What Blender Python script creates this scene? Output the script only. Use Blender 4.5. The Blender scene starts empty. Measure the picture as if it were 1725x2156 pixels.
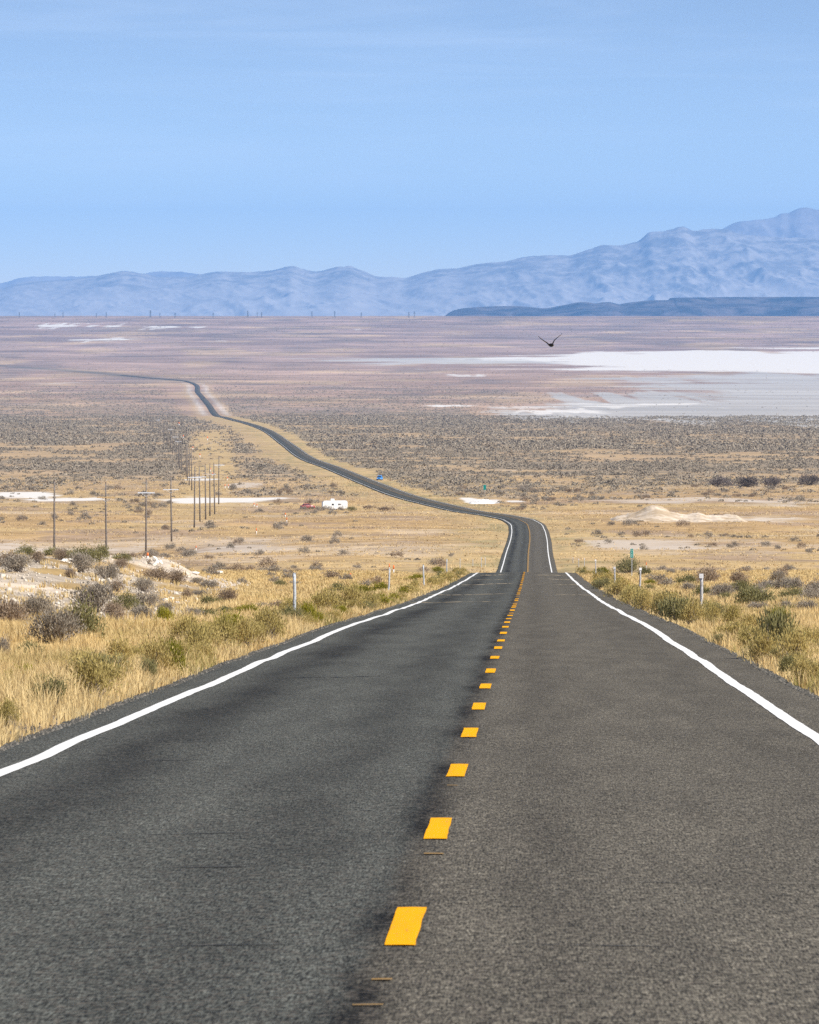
import bpy, bmesh, math, random
import numpy as np
from mathutils import Vector, Matrix

random.seed(11)
rng = np.random.default_rng(7)
S = bpy.context.scene
COL = S.collection

# ------------------------------------------------------------------ camera model
F = 15590.0                       # focal length in 1725-px units
CU, CV, HOR = 862.5, 1078.0, 640.0
PITCH = math.atan((CV - HOR) / F)

def slope_of(v):
    return math.tan(math.atan((CV - v) / F) - PITCH)

def side_of(u, v):
    py = (CV - v) / F
    return (u - CU) / F / (math.cos(PITCH) + py * math.sin(PITCH))

def to_px(x, y, z):
    c, s = math.cos(PITCH), math.sin(PITCH)
    d = y * c - z * s
    return CU + F * x / d, CV - F * (y * s + z * c) / d

# ------------------------------------------------------------------ small numeric helpers
def pchip(xs, ys):
    xs = np.array(xs, float); ys = np.array(ys, float)
    h = np.diff(xs); dl = np.diff(ys) / h
    m = np.zeros_like(xs)
    m[0], m[-1] = dl[0], dl[-1]
    for i in range(1, len(xs) - 1):
        if dl[i - 1] * dl[i] > 0:
            w1 = 2 * h[i] + h[i - 1]; w2 = h[i] + 2 * h[i - 1]
            m[i] = (w1 + w2) / (w1 / dl[i - 1] + w2 / dl[i])
    def f(x):
        x = np.clip(np.asarray(x, float), xs[0], xs[-1])
        i = np.clip(np.searchsorted(xs, x) - 1, 0, len(h) - 1)
        t = (x - xs[i]) / h[i]
        t2, t3 = t * t, t * t * t
        return ((2 * t3 - 3 * t2 + 1) * ys[i] + (t3 - 2 * t2 + t) * h[i] * m[i]
                + (-2 * t3 + 3 * t2) * ys[i + 1] + (t3 - t2) * h[i] * m[i + 1])
    return f

def sstep(a, b, x):
    t = np.clip((np.asarray(x, float) - a) / (b - a), 0, 1)
    return t * t * (3 - 2 * t)

def vnoise(x, y, seed=0):
    x = np.asarray(x, float); y = np.asarray(y, float)
    xi = np.floor(x).astype(np.int64); yi = np.floor(y).astype(np.int64)
    fx, fy = x - xi, y - yi
    fx = fx * fx * (3 - 2 * fx); fy = fy * fy * (3 - 2 * fy)
    def hsh(a, b):
        n = (a * 374761393 + b * 668265263 + seed * 974634777) & 0xFFFFFFFF
        n = ((n ^ (n >> 13)) * 1274126177) & 0xFFFFFFFF
        return ((n ^ (n >> 16)) & 0xFFFFFF) / float(0xFFFFFF)
    a, b = hsh(xi, yi), hsh(xi + 1, yi)
    c, d = hsh(xi, yi + 1), hsh(xi + 1, yi + 1)
    return (a + (b - a) * fx) * (1 - fy) + (c + (d - c) * fx) * fy

def fbm(x, y, seed=0, oct=4, gain=0.5):
    r = 0; amp = 1.0; tot = 0
    for i in range(oct):
        r = r + amp * vnoise(x * 2 ** i, y * 2 ** i, seed + i * 17)
        tot += amp; amp *= gain
    return r / tot

# ------------------------------------------------------------------ the lie of the land
DROP = pchip(
    [-300, 0, 100, 172, 256, 339, 435, 530, 615, 640, 700, 800, 900, 1000, 1060, 1150, 1270, 1500, 1727, 1950, 2300, 2800,
     3600, 4600, 6000, 8000, 8700, 9350, 10000, 11000, 13000, 15000, 17000, 19000, 22000, 25000, 28000, 29500, 31000,
     34000, 40000, 110000],
    [-7.94, 1.84, 5.1, 7.50, 10.45, 13.28, 16.48, 19.55, 22.30, 23.25, 25.75, 29.75, 33.6, 36.8, 38.15, 40.2, 42.7, 47.3, 51.5,
     55.0, 59.8, 66.5, 76.3, 87, 102.8, 125.5, 133, 140.5, 143.5, 146.5, 152, 157, 154, 136, 108, 81.5, 49, 47.5, 70,
     130, 190, 200])
ROADX = pchip(
    [-300, 0, 503, 1060, 1260, 1500, 1650, 1740, 1810, 1890, 1935, 1970, 2060, 2290, 2690, 3280, 3700, 4450, 6100, 7300,
     8600, 9350, 10600, 12500, 15000, 15800, 17200, 17800, 20000],
    [-5.555, -0.6, 7.708, 16.95, 20.25, 24.4, 26.6, 27.5, 27.0, 23.6, 20.0, 16.6, 11.4, -0.4, -14.2, -34, -50.4, -72,
     -118, -160, -214, -244, -287, -356, -450, -570, -808, -985, -1700])
_yt = np.concatenate([np.arange(-100, 3000, 1.0), np.arange(3000, 30000, 10.0)])
_dt = DROP(_yt)
_vt = HOR + F * _dt / np.maximum(_yt, 1e-3)

def y_of_v(v):
    """distance at which the open plain shows at image row v (far branch)"""
    ok = _yt > 1060
    return float(np.interp(-v, -_vt[ok], _yt[ok]))

def tread(y):                     # long swells of the pavement
    return 0.040 * (vnoise(y / 17.0, y * 0 + 3, 5) - .5) + 0.028 * (vnoise(y / 6.0, y * 0 + 9, 6) - .5)

def roadz(y):
    y = np.asarray(y, float)
    return -DROP(y) + tread(y) * sstep(30, 70, y) * (1 - sstep(900, 1400, y) * .0)

def H(x, y):
    x = np.asarray(x, float); y = np.asarray(y, float)
    t = x - ROADX(y)
    at = np.abs(t)
    flat = 5.5 + 0.0012 * np.maximum(y, 0)
    off = sstep(flat, flat + 14 + 0.004 * np.maximum(y, 0), at)
    z = -DROP(y)
    amp_mid = sstep(900, 1300, y)
    amp_far = sstep(3500, 7000, y)
    rel = 0.30 * (fbm(x / 9., y / 16., 1, 3) - .5) * (1 - amp_mid) \
        + 1.1 * (fbm(x / 55., y / 90., 2, 4) - .5) * amp_mid * (1 - amp_far) \
        + 3.2 * (fbm(x / 420., y / 800., 3, 5) - .5) * amp_far
    rel = rel * off
    # shallow ditch beside the pavement
    ditch = -0.28 * np.exp(-((at - 8.0) / 2.2) ** 2) * (1 - sstep(600, 900, y))
    # spoil bank on the left
    bank = 1.75 * sstep(-8.5, -19, x + 0.012 * (y - 400)) * sstep(190, 400, y) * (1 - sstep(440, 520, y))
    bank = bank * (0.66 + .42 * fbm(x / 4., y / 9., 21, 3) + .26 * fbm(x / 1.1, y / 2.6, 22, 3))
    knob = 0.55 * np.exp(-((x + 14.2) / 1.6) ** 2 - ((y - 425) / 10.) ** 2)
    hollow = -2.0 * np.exp(-((x + 56) / 30.) ** 2 - ((y - 1390) / 150.) ** 2)
    rt = 0.5 * sstep(9, 22, t) * sstep(200, 330, y) * (1 - sstep(460, 540, y)) * (fbm(x / 7., y / 20., 31, 3) - .25)
    under = -(0.13 + 1.2e-5 * np.maximum(y, 0)) * (1 - sstep(4.3, 5.2 + 0.0006 * np.maximum(y, 0), at))
    verge = -0.03 * sstep(4.3, 5.2, at)
    return z + rel + ditch + bank + knob + hollow + rt + under + verge

_ray_y = np.concatenate([np.arange(22, 600, .25), np.arange(600, 2500, 1.0), np.geomspace(2500, 29500, 5000)])

def hit(u, v, ymin=22):
    """world point where the line of sight through (u, v) meets the ground"""
    yy = _ray_y[_ray_y >= ymin]
    xx = side_of(u, v) * yy
    zz = slope_of(v) * yy
    below = H(xx, yy) > zz
    if not below.any():
        return None
    i = int(np.argmax(below))
    return np.array([xx[i], yy[i], float(H(xx[i], yy[i]))])

def at_y(u, y):
    x = (u - CU) / F * y
    return np.array([x, y, float(H(x, y))])

# ------------------------------------------------------------------ materials
def new_mat(name, rough=.8, spec=.25, col=(.5, .5, .5)):
    m = bpy.data.materials.new(name); m.use_nodes = True
    nt = m.node_tree; b = nt.nodes['Principled BSDF']
    b.inputs['Roughness'].default_value = rough
    b.inputs['Specular IOR Level'].default_value = spec
    b.inputs['Base Color'].default_value = (*col, 1)
    return m, nt, b

def N(nt, typ, **kw):
    n = nt.nodes.new(typ)
    for k, v in kw.items():
        if k.startswith('i_'):
            key = k[2:]
            key = int(key) if key.isdigit() else key.replace('_', ' ')
            n.inputs[key].default_value = v
        else:
            setattr(n, k, v)
    return n

def math_n(nt, op, a, b=None, c=None, clamp=False):
    n = nt.nodes.new('ShaderNodeMath'); n.operation = op; n.use_clamp = clamp
    for i, q in enumerate((a, b, c)):
        if q is None: continue
        if isinstance(q, (int, float)): n.inputs[i].default_value = q
        else: nt.links.new(q, n.inputs[i])
    return n.outputs[0]

def mixc(nt, fac, a, b, blend='MIX'):
    n = nt.nodes.new('ShaderNodeMix'); n.data_type = 'RGBA'; n.blend_type = blend
    for s, q in ((n.inputs[0], fac), (n.inputs[6], a), (n.inputs[7], b)):
        if isinstance(q, (int, float)): s.default_value = q
        elif isinstance(q, tuple): s.default_value = (*q, 1) if len(q) == 3 else q
        else: nt.links.new(q, s)
    return n.outputs[2]

def attr(nt, name):
    return N(nt, 'ShaderNodeAttribute', attribute_name=name)

def noise(nt, vec, scale, detail=4, rough=.55, dist=0):
    n = N(nt, 'ShaderNodeTexNoise'); n.inputs['Scale'].default_value = scale
    n.inputs['Detail'].default_value = detail; n.inputs['Roughness'].default_value = rough
    n.inputs['Distortion'].default_value = dist
    if vec is not None: nt.links.new(vec, n.inputs['Vector'])
    return n.outputs['Fac']

def remap(nt, v, a, b, c=0., d=1.):
    n = N(nt, 'ShaderNodeMapRange'); n.interpolation_type = 'SMOOTHSTEP'
    nt.links.new(v, n.inputs[0])
    for i, q in enumerate((a, b, c, d)): n.inputs[i + 1].default_value = q
    return n.outputs[0]

def bump(nt, b, h, strength, dist):
    n = N(nt, 'ShaderNodeBump'); n.inputs['Strength'].default_value = strength
    n.inputs['Distance'].default_value = dist
    nt.links.new(h, n.inputs['Height']); nt.links.new(n.outputs[0], b.inputs['Normal'])

def wear_mat(name, col, var=.25, scale=12, rough=.7, spec=.3, metal=0.):
    """painted, wooden or metal surface with mottled wear"""
    m, nt, b = new_mat(name, rough, spec, col)
    co = N(nt, 'ShaderNodeTexCoord').outputs['Object']
    n = noise(nt, co, scale, 6, .6)
    f = remap(nt, n, .3, .7, 1 - var, 1 + var)
    c = mixc(nt, 1., col, (1, 1, 1), 'MULTIPLY')
    vm = N(nt, 'ShaderNodeVectorMath', operation='SCALE')
    vm.inputs[0].default_value = col; nt.links.new(f, vm.inputs['Scale'])
    nt.links.new(vm.outputs[0], b.inputs['Base Color'])
    b.inputs['Metallic'].default_value = metal
    return m

def leaf_mat(name, c1, c2, transl=.25):
    m, nt, b = new_mat(name, .75, .15, c1)
    a = attr(nt, 'tint')
    oi = N(nt, 'ShaderNodeObjectInfo')
    f = math_n(nt, 'ADD', math_n(nt, 'MULTIPLY', oi.outputs['Random'], .5),
               math_n(nt, 'MULTIPLY', a.outputs['Fac'], .6), clamp=True)
    c = mixc(nt, f, c1, c2)
    nt.links.new(c, b.inputs['Base Color'])
    tr = N(nt, 'ShaderNodeBsdfTranslucent'); nt.links.new(c, tr.inputs[0])
    mx = N(nt, 'ShaderNodeMixShader'); mx.inputs[0].default_value = transl
    nt.links.new(b.outputs[0], mx.inputs[1]); nt.links.new(tr.outputs[0], mx.inputs[2])
    nt.links.new(mx.outputs[0], nt.nodes['Material Output'].inputs[0])
    return m

# ------------------------------------------------------------------ mesh helpers
def mesh_np(name, V, faces, mat, attrs=None, smooth=False):
    """V (n,3); faces: list of (m,k) integer arrays"""
    V = np.asarray(V, np.float32)
    faces = [np.asarray(f, np.int32) for f in faces if len(f)]
    me = bpy.data.meshes.new(name)
    me.vertices.add(len(V)); me.vertices.foreach_set('co', V.ravel())
    nl = sum(f.size for f in faces); nf = sum(len(f) for f in faces)
    me.loops.add(nl); me.polygons.add(nf)
    me.loops.foreach_set('vertex_index', np.concatenate([f.ravel() for f in faces]))
    tot = np.concatenate([np.full(len(f), f.shape[1], np.int32) for f in faces])
    st = np.concatenate([[0], np.cumsum(tot)[:-1]]).astype(np.int32)
    me.polygons.foreach_set('loop_start', st)
    if smooth: me.polygons.foreach_set('use_smooth', np.ones(nf, bool))
    for k, a in (attrs or {}).items():
        a = np.asarray(a, np.float32)
        if a.ndim == 1:
            at = me.attributes.new(k, 'FLOAT', 'POINT'); at.data.foreach_set('value', a)
        else:
            at = me.attributes.new(k, 'FLOAT_COLOR', 'POINT')
            if a.shape[1] == 3: a = np.concatenate([a, np.ones((len(a), 1), np.float32)], 1)
            at.data.foreach_set('color', a.ravel())
    if mat: me.materials.append(mat)
    me.update(calc_edges=True)
    return me

def link(name, data, parent=None, loc=None):
    o = bpy.data.objects.new(name, data); COL.objects.link(o)
    if parent: o.parent = parent
    if loc is not None: o.location = [float(q) for q in loc]
    return o

def tag(o, label=None, cat=None, group=None, kind=None):
    if label: o['label'] = label
    if cat: o['category'] = cat
    if group: o['group'] = group
    if kind: o['kind'] = kind
    return o

class MB:
    """collects simple solids into one mesh"""
    def __init__(self): self.bm = bmesh.new()
    def box(self, c, s, rot=None, bev=0):
        r = bmesh.ops.create_cube(self.bm, size=1.0)
        M = Matrix.Translation(Vector(c)) @ (rot.to_4x4() if rot else Matrix.Identity(4)) @ Matrix.Diagonal((*s, 1))
        bmesh.ops.transform(self.bm, matrix=M, verts=r['verts'])
        if bev:
            es = list({e for v in r['verts'] for e in v.link_edges})
            bmesh.ops.bevel(self.bm, geom=es, offset=bev, segments=2, affect='EDGES', profile=.7)
        return self
    def tube(self, pts, rad, n=8, cap=True):
        pts = [Vector(p) for p in pts]
        if isinstance(rad, (int, float)): rad = [rad] * len(pts)
        rings = []
        for i, p in enumerate(pts):
            d = (pts[min(i + 1, len(pts) - 1)] - pts[max(i - 1, 0)]).normalized()
            a = d.orthogonal().normalized() if abs(d.z) < .95 else Vector((1, 0, 0))
            a = (a - d * a.dot(d)).normalized(); b = d.cross(a)
            rings.append([self.bm.verts.new(p + (a * math.cos(2 * math.pi * k / n) + b * math.sin(2 * math.pi * k / n)) * rad[i]) for k in range(n)])
        for r0, r1 in zip(rings, rings[1:]):
            for k in range(n):
                self.bm.faces.new((r0[k], r0[(k + 1) % n], r1[(k + 1) % n], r1[k]))
        if cap:
            self.bm.faces.new(rings[0][::-1]); self.bm.faces.new(rings[-1])
        return self
    def loft(self, rings, cap=True, close=True):
        R = [[self.bm.verts.new(p) for p in r] for r in rings]
        n = len(R[0])
        for r0, r1 in zip(R, R[1:]):
            for k in range(n if close else n - 1):
                self.bm.faces.new((r0[k], r0[(k + 1) % n], r1[(k + 1) % n], r1[k]))
        if cap:
            self.bm.faces.new(R[0][::-1]); self.bm.faces.new(R[-1])
        return self
    def poly(self, pts, thick_vec):
        a = [self.bm.verts.new(Vector(p)) for p in pts]
        b = [self.bm.verts.new(Vector(p) + Vector(thick_vec)) for p in pts]
        n = len(a)
        self.bm.faces.new(a[::-1]); self.bm.faces.new(b)
        for k in range(n): self.bm.faces.new((a[k], a[(k + 1) % n], b[(k + 1) % n], b[k]))
        return self
    def mesh(self, name, mat, smooth=False):
        bmesh.ops.recalc_face_normals(self.bm, faces=self.bm.faces)
        me = bpy.data.meshes.new(name); self.bm.to_mesh(me); self.bm.free()
        if mat: me.materials.append(mat)
        if smooth:
            for p in me.polygons: p.use_smooth = True
        return me
    def build(self, name, mat, parent=None, smooth=False):
        return link(name, self.mesh(name, mat, smooth), parent)

def dup(o, loc=None, scale=None, rz=None, parent=None):
    c = o.copy(); COL.objects.link(c)
    if parent is not None: c.parent = parent
    if loc is not None: c.location = [float(q) for q in loc]
    if scale is not None: c.scale = scale
    if rz is not None: c.rotation_euler = (0, 0, rz)
    for ch in list(o.children):
        dup(ch, parent=c)
    return c

# ------------------------------------------------------------------ world, sun, camera
SUN_EL, SUN_AZ = math.radians(43), math.radians(125)   # azimuth clockwise from straight ahead (+Y)
S.view_settings.view_transform = 'Standard'; S.view_settings.look = 'None'
S.view_settings.gamma = 1; S.view_settings.exposure = 0.60
w = bpy.data.worlds.new('World'); S.world = w; w.use_nodes = True
nt = w.node_tree
sky = N(nt, 'ShaderNodeTexSky'); sky.sky_type = 'NISHITA'; sky.sun_disc = False
sky.sun_elevation = SUN_EL; sky.sun_rotation = SUN_AZ
sky.altitude = 1400; sky.air_density = 1.0; sky.dust_density = 0.4; sky.ozone_density = 1.2
bg = nt.nodes['Background']; bg.inputs[1].default_value = 0.11
tc = N(nt, 'ShaderNodeTexCoord')
vs = N(nt, 'ShaderNodeVectorMath', operation='MULTIPLY'); vs.inputs[1].default_value = (1, 1, 5)
nt.links.new(tc.outputs['Generated'], vs.inputs[0])
va = N(nt, 'ShaderNodeVectorMath', operation='ADD'); va.inputs[1].default_value = (0, 0, .004)
nt.links.new(vs.outputs[0], va.inputs[0])
vn = N(nt, 'ShaderNodeVectorMath', operation='NORMALIZE'); nt.links.new(va.outputs[0], vn.inputs[0])
nt.links.new(vn.outputs[0], sky.inputs['Vector'])
cs = N(nt, 'ShaderNodeVectorMath', operation='MULTIPLY'); cs.inputs[1].default_value = (9, 9, 110)
nt.links.new(tc.outputs['Generated'], cs.inputs[0])
cl = remap(nt, noise(nt, cs.outputs[0], 1.6, 7, .6, .4), .45, .78, 0., .15)
skyc = mixc(nt, 1., sky.outputs[0], (1.05, .96, .92), 'MULTIPLY')
nt.links.new(mixc(nt, cl, skyc, (6.6, 7.2, 8.2)), bg.inputs[0])
S.cycles.volume_bounces = 2

sl = bpy.data.lights.new('sun', 'SUN'); sl.energy = 4.6; sl.angle = math.radians(.53); sl.color = (1, .95, .87)
so = link('sun', sl)
sd = Vector((math.sin(SUN_AZ) * math.cos(SUN_EL), math.cos(SUN_AZ) * math.cos(SUN_EL), math.sin(SUN_EL)))
so.rotation_euler = sd.to_track_quat('Z', 'Y').to_euler()

cam = bpy.data.cameras.new('camera'); co = link('camera', cam)
cam.sensor_fit = 'HORIZONTAL'; cam.sensor_width = 24; cam.lens = 24 * F / 1725
cam.clip_start = 1; cam.clip_end = 300000
co.rotation_euler = (math.pi / 2 - PITCH, 0, 0)
cam.dof.use_dof = True; cam.dof.focus_distance = 240; cam.dof.aperture_fstop = 24
S.camera = co
S.cycles.use_denoising = False

# ------------------------------------------------------------------ ground sheet
SALT = [  # patches of bare white ground: u0, u1, v top, v bottom, strength
    (1180, 2200, 741, 785, 1.5), (1000, 1500, 745, 764, .7), (600, 960, 748, 756, .35), (1250, 2100, 726, 736, .6),
    (1020, 1310, 861, 874, .7), (1090, 1560, 845, 858, .6), (880, 1015, 851, 857, .7), (1130, 1300, 871, 881, .6),
    (835, 1010, 770, 779, .6), (920, 1045, 786, 797, .65), (1000, 1210, 855, 868, .5), (690, 790, 840, 844, .45),
    (-60, 128, 1037, 1049, 1.1), (50, 215, 1046, 1056, 1.1), (345, 612, 1046, 1058, 1.05), (385, 465, 1006, 1013, .9),
    (975, 1052, 1048, 1061, 1.3), (1062, 1110, 1052, 1060, .9), (1300, 1800, 1089, 1100, .62), (1130, 1310, 1073, 1083, .35),
    (75, 165, 682, 691, 0.78), (215, 262, 682, 690, 0.74), (290, 390, 683, 694, 0.78), (180, 206, 683, 689, 0.66), (395, 440, 685, 691, .6),
    (90, 300, 711, 719, 0.66), (430, 490, 716, 722, .7), (0, 40, 695, 702, .45), (590, 610, 692, 696, .6), (740, 770, 692, 697, .6),
    (1320, 1420, 697, 702, .5), (1480, 1560, 700, 704, .4), (30, 200, 803, 812, .6), (80, 120, 797, 800, .5),
    (1240, 1500, 1036, 1046, .5), (1150, 1240, 1013, 1021, .45), (1180, 1740, 1052, 1063, .45), (0, 40, 1018, 1024, .5),
    (1500, 1760, 996, 1006, .35), (440, 560, 984, 996, .35), (1200, 1300, 907, 917, .3), (1500, 1700, 915, 925, .3)]
PLAYA = [(1400, 2600, 784, 892, 1.25), (1225, 1800, 834, 891, 1.2), (1075, 1460, 862, 885, 1.05), (1290, 1700, 796, 822, .8), (1060, 2300, 744, 772, .9), (640, 1300, 750, 768, .7)]
PALE = [(-40, 140, 1128, 1160, .9), (350, 640, 1126, 1150, .75), (690, 950, 1132, 1148, .5), (1210, 1510, 1134, 1156, .8), (100, 330, 1132, 1165, .7),
        (1500, 1760, 1138, 1150, .5), (1190, 1800, 1045, 1062, .7), (470, 560, 1015, 1026, .8), (1020, 1120, 985, 992, .5), (1600, 1740, 1040, 1060, .5)]

def patch(L, x, y):
    m = np.zeros_like(x)
    for u0, u1, v0, v1, s in L:
        ya, yb = y_of_v(v1), y_of_v(v0)
        yc = .5 * (ya + yb); xc = ((u0 + u1) / 2 - CU) / F * yc
        wx = (u1 - u0) / 2 / F * yc; wy = (yb - ya) / 2
        p, q = (x - xc) / wx, (y - yc) / wy
        near = (np.abs(p) < 2.2) & (np.abs(q) < 3)
        if not near.any(): continue
        p, q = p[near], q[near]
        ar = max(1.5, min(14, wx / 6.))
        q = q + (2.1 if wx < 350 else .9) * (fbm(p * ar * .35 + u0, q * .5 + v0, 601, 4) - .5)
        p = p + .7 * (fbm(q * 1.5 + v0, p * 2 + u0, 602, 3) - .5)
        d = (np.abs(p) ** 3 + np.abs(q) ** 3) ** (1 / 3.)
        m[near] = np.maximum(m[near], s * np.clip(1.5 - d, 0, 1.))
    return m

def corridor(x, y):
    """cleared strip that runs along the pole line"""
    xc = np.interp(y, [1900, 2600, 3600, 5200, 7000], [-52, -73, -95, -140, -180])
    return sstep(1700, 2000, y) * (1 - sstep(5400, 7000, y)) * np.exp(-((x - xc) / (7 + y * .0016)) ** 4)

def sage_density(x, y):
    t = np.abs(x - ROADX(y))
    n = fbm(x / 26., y / 75., 41, 4)
    n2 = fbm(x / 90., y / 420., 43, 3)
    yw = y + np.where(y > 6500, 2600, 350) * (n2 - .5)
    base = np.interp(yw, [900, 1000, 1500, 1830, 2000, 2300, 3000, 8400, 9300, 11000, 15000], [.0, .30, .26, .20, .36, .62, .80, .82, .76, .62, .46])
    d = base * sstep(.30, .60, .5 + 1.5 * (.62 * n + .38 * n2 - .5) + (base - .58) * .36)
    left = x < ROADX(y)
    clear = np.where(left, 9 + .0035 * y, 6 + .0016 * y)
    d = d * sstep(clear * .75, clear * 1.25, t + 6 * (n - .5))
    return d * (1 - .92 * corridor(x, y)) * (1 - np.clip(patch(SALT, x, y) * 1.4, 0, 1) * .85) * (1 - np.clip(patch(PLAYA, x, y) * 2, 0, .97) * (y > 9000))

def build_ground():
    ya = np.concatenate([np.arange(-60, 20, 4.), np.arange(20, 660, 1.), np.arange(660, 1050, 2.5), np.arange(1050, 2300, 3.5),
                         np.arange(2300, 9400, 14.), np.arange(9400, 30500, 50.), np.arange(30500, 36000, 500.), np.arange(36000, 97001, 3000.)])
    ap = np.concatenate([np.arange(0, .068, .0004), np.arange(.068, .1, .004), np.arange(.1, .52, .03)])
    a = np.concatenate([-ap[:0:-1], ap])
    Y, A = np.meshgrid(ya, a, indexing='ij')
    X = A * (Y + 110)
    # keep the mesh lines centred on the road close by
    Z = H(X, Y)
    ny, nx = X.shape
    idx = np.arange(ny * nx).reshape(ny, nx)
    Q = np.stack([idx[:-1, :-1], idx[:-1, 1:], idx[1:, 1:], idx[1:, :-1]], -1).reshape(-1, 4)
    x, y = X.ravel(), Y.ravel()
    t = np.abs(x - ROADX(y))
    soil_near = np.array([.40, .285, .16]); gold = np.array([.47, .315, .115]); tan = np.array([.43, .285, .155])
    pink = np.array([.39, .265, .195]); mauve = np.array([.36, .255, .21])
    n1 = fbm(x / 18., y / 60., 51, 4); n2 = fbm(x / 200., y / 900., 52, 4)
    gold_far = np.array([.48, .345, .17])
    c = np.zeros((len(x), 3)); c[:] = soil_near
    def blend(c, k, col): return c + (np.asarray(col) - c) * np.clip(k, 0, 1)[:, None]
    c = blend(c, sstep(.35, .65, n1) * .8 * (y < 960), gold)
    c = blend(c, sstep(900, 960, y), gold * .3 + tan * .7)
    c = blend(c, sstep(900, 1000, y) * sstep(.4, .62, fbm(x / 60, y / 110., 53, 3)) * .75, gold_far)
    c = blend(c, sstep(900, 1000, y) * (1 - sstep(.34, .48, n1)) * .75, (.33, .235, .165))
    c = blend(c, sstep(900, 1000, y) * sstep(.56, .70, fbm(x / 25., y / 70., 59, 4)) * .6, (.52, .41, .29))
    c = blend(c, sstep(900, 1000, y) * sstep(.55, .68, fbm(x / 14., y / 30., 60, 4)) * .5, (.27, .19, .12))
    c = blend(c, sstep(2150, 2700, y) * .75, (.42, .30, .18))
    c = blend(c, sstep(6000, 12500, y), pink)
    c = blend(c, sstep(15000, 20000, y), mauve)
    c = blend(c, sstep(9000, 10000, y) * sstep(.52, .7, fbm(x / 170., y / 700., 56, 4)) * .6, (.50, .36, .22))
    c = blend(c, sstep(9000, 10000, y) * sstep(.54, .72, fbm(x / 150., y / 600., 57, 5)) * .65, (.24, .185, .16))
    c = blend(c, sstep(20000, 22000, y) * sstep(.50, .68, fbm(x / 260., y / 420., 58, 5)) * .6, (.22, .17, .16))
    mot = sstep(.30, .62, fbm(x / 7., y / 60., 63, 4))
    c = blend(c, corridor(x, y) * (.45 + .5 * mot), gold_far)
    vg = np.exp(-((t - 7) / (5 + .0025 * y)) ** 2) * sstep(900, 1100, y) * (1 - sstep(8500, 9500, y))
    c = blend(c, vg * (.40 + .55 * mot), gold_far)
    c = blend(c, vg * sstep(.52, .66, fbm(x / 5., y / 40., 64, 4)) * .55, (.27, .235, .12))
    # graded pale strips beside the farthest straight
    ft = sstep(9200, 9500, y) * (1 - sstep(13500, 15500, y))
    c = blend(c, ft * np.exp(-((t - 15) / 4.5) ** 2) * .6, (.60, .55, .50))
    c = blend(c, ft * np.exp(-((t - 22) / 5.) ** 2) * .45, (.50, .36, .20))
    # rubble of the spoil bank
    bk = sstep(-7.5, -10, x + .012 * (y - 400)) * sstep(185, 210, y) * (1 - sstep(440, 480, y))
    c = blend(c, bk * sstep(.32, .50, fbm(x / 2.2, y / 9., 61, 4)) * .95, (.50, .42, .33))
    salt = patch(SALT, x, y)
    playa = patch(PLAYA, x, y)
    # the far road is lined with dark brush
    line = sstep(14600, 15200, y) * np.exp(-((t) / 38.) ** 2) * (1 - sstep(18500, 19500, y))
    c = blend(c, line * .8, (.16, .145, .12))
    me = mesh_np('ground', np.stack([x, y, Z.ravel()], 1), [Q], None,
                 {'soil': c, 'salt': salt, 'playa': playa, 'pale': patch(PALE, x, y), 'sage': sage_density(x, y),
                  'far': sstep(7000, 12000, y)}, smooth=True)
    m, nt, b = new_mat('ground_soil', .95, .05)
    co = N(nt, 'ShaderNodeTexCoord').outputs['Object']
    fine = noise(nt, co, 1 / 3.0, 9, .68)
    big = noise(nt, co, 1 / 60.0, 9, .66)
    huge = noise(nt, co, 1 / 480.0, 10, .64)
    far = attr(nt, 'far').outputs['Fac']
    small = noise(nt, co, 1 / 9.0, 9, .68)
    loc = math_n(nt, 'ADD', math_n(nt, 'MULTIPLY', big, .5), math_n(nt, 'MULTIPLY', small, .5))
    mid = math_n(nt, 'ADD', math_n(nt, 'MULTIPLY', loc, math_n(nt, 'SUBTRACT', 1., far)), math_n(nt, 'MULTIPLY', huge, far))
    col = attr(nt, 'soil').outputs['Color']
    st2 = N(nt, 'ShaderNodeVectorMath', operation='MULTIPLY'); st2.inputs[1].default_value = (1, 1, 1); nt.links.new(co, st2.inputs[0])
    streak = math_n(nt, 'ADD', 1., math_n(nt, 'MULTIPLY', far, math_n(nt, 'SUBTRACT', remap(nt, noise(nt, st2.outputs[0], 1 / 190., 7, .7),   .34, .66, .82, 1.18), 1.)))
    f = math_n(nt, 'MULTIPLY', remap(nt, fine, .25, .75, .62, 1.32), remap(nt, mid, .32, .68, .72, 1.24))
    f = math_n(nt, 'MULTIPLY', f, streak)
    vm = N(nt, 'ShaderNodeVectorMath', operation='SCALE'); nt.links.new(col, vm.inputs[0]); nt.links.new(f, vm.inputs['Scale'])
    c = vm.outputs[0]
    # low grey scrub between the bushes
    sg = math_n(nt, 'ADD', math_n(nt, 'MULTIPLY', attr(nt, 'sage').outputs['Fac'], .55), math_n(nt, 'SUBTRACT', noise(nt, co, 1 / 22., 9, .7), .5))
    c = mixc(nt, math_n(nt, 'MULTIPLY', remap(nt, sg, .22, .42), .7), c, (.205, .175, .135))
    def masked(name, k, lo, hi, colr, c, amt=1.0):
        v = math_n(nt, 'ADD', attr(nt, name).outputs['Fac'], math_n(nt, 'MULTIPLY', math_n(nt, 'SUBTRACT', mid, .5), k))
        return mixc(nt, math_n(nt, 'MULTIPLY', remap(nt, v, lo, hi), amt), c, colr)
    c = masked('pale', 2.2, .45, .75, (.52, .44, .36), c, .85)
    strat = N(nt, 'ShaderNodeVectorMath', operation='MULTIPLY'); strat.inputs[1].default_value = (.35, 1, 1); nt.links.new(co, strat.inputs[0])
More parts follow.
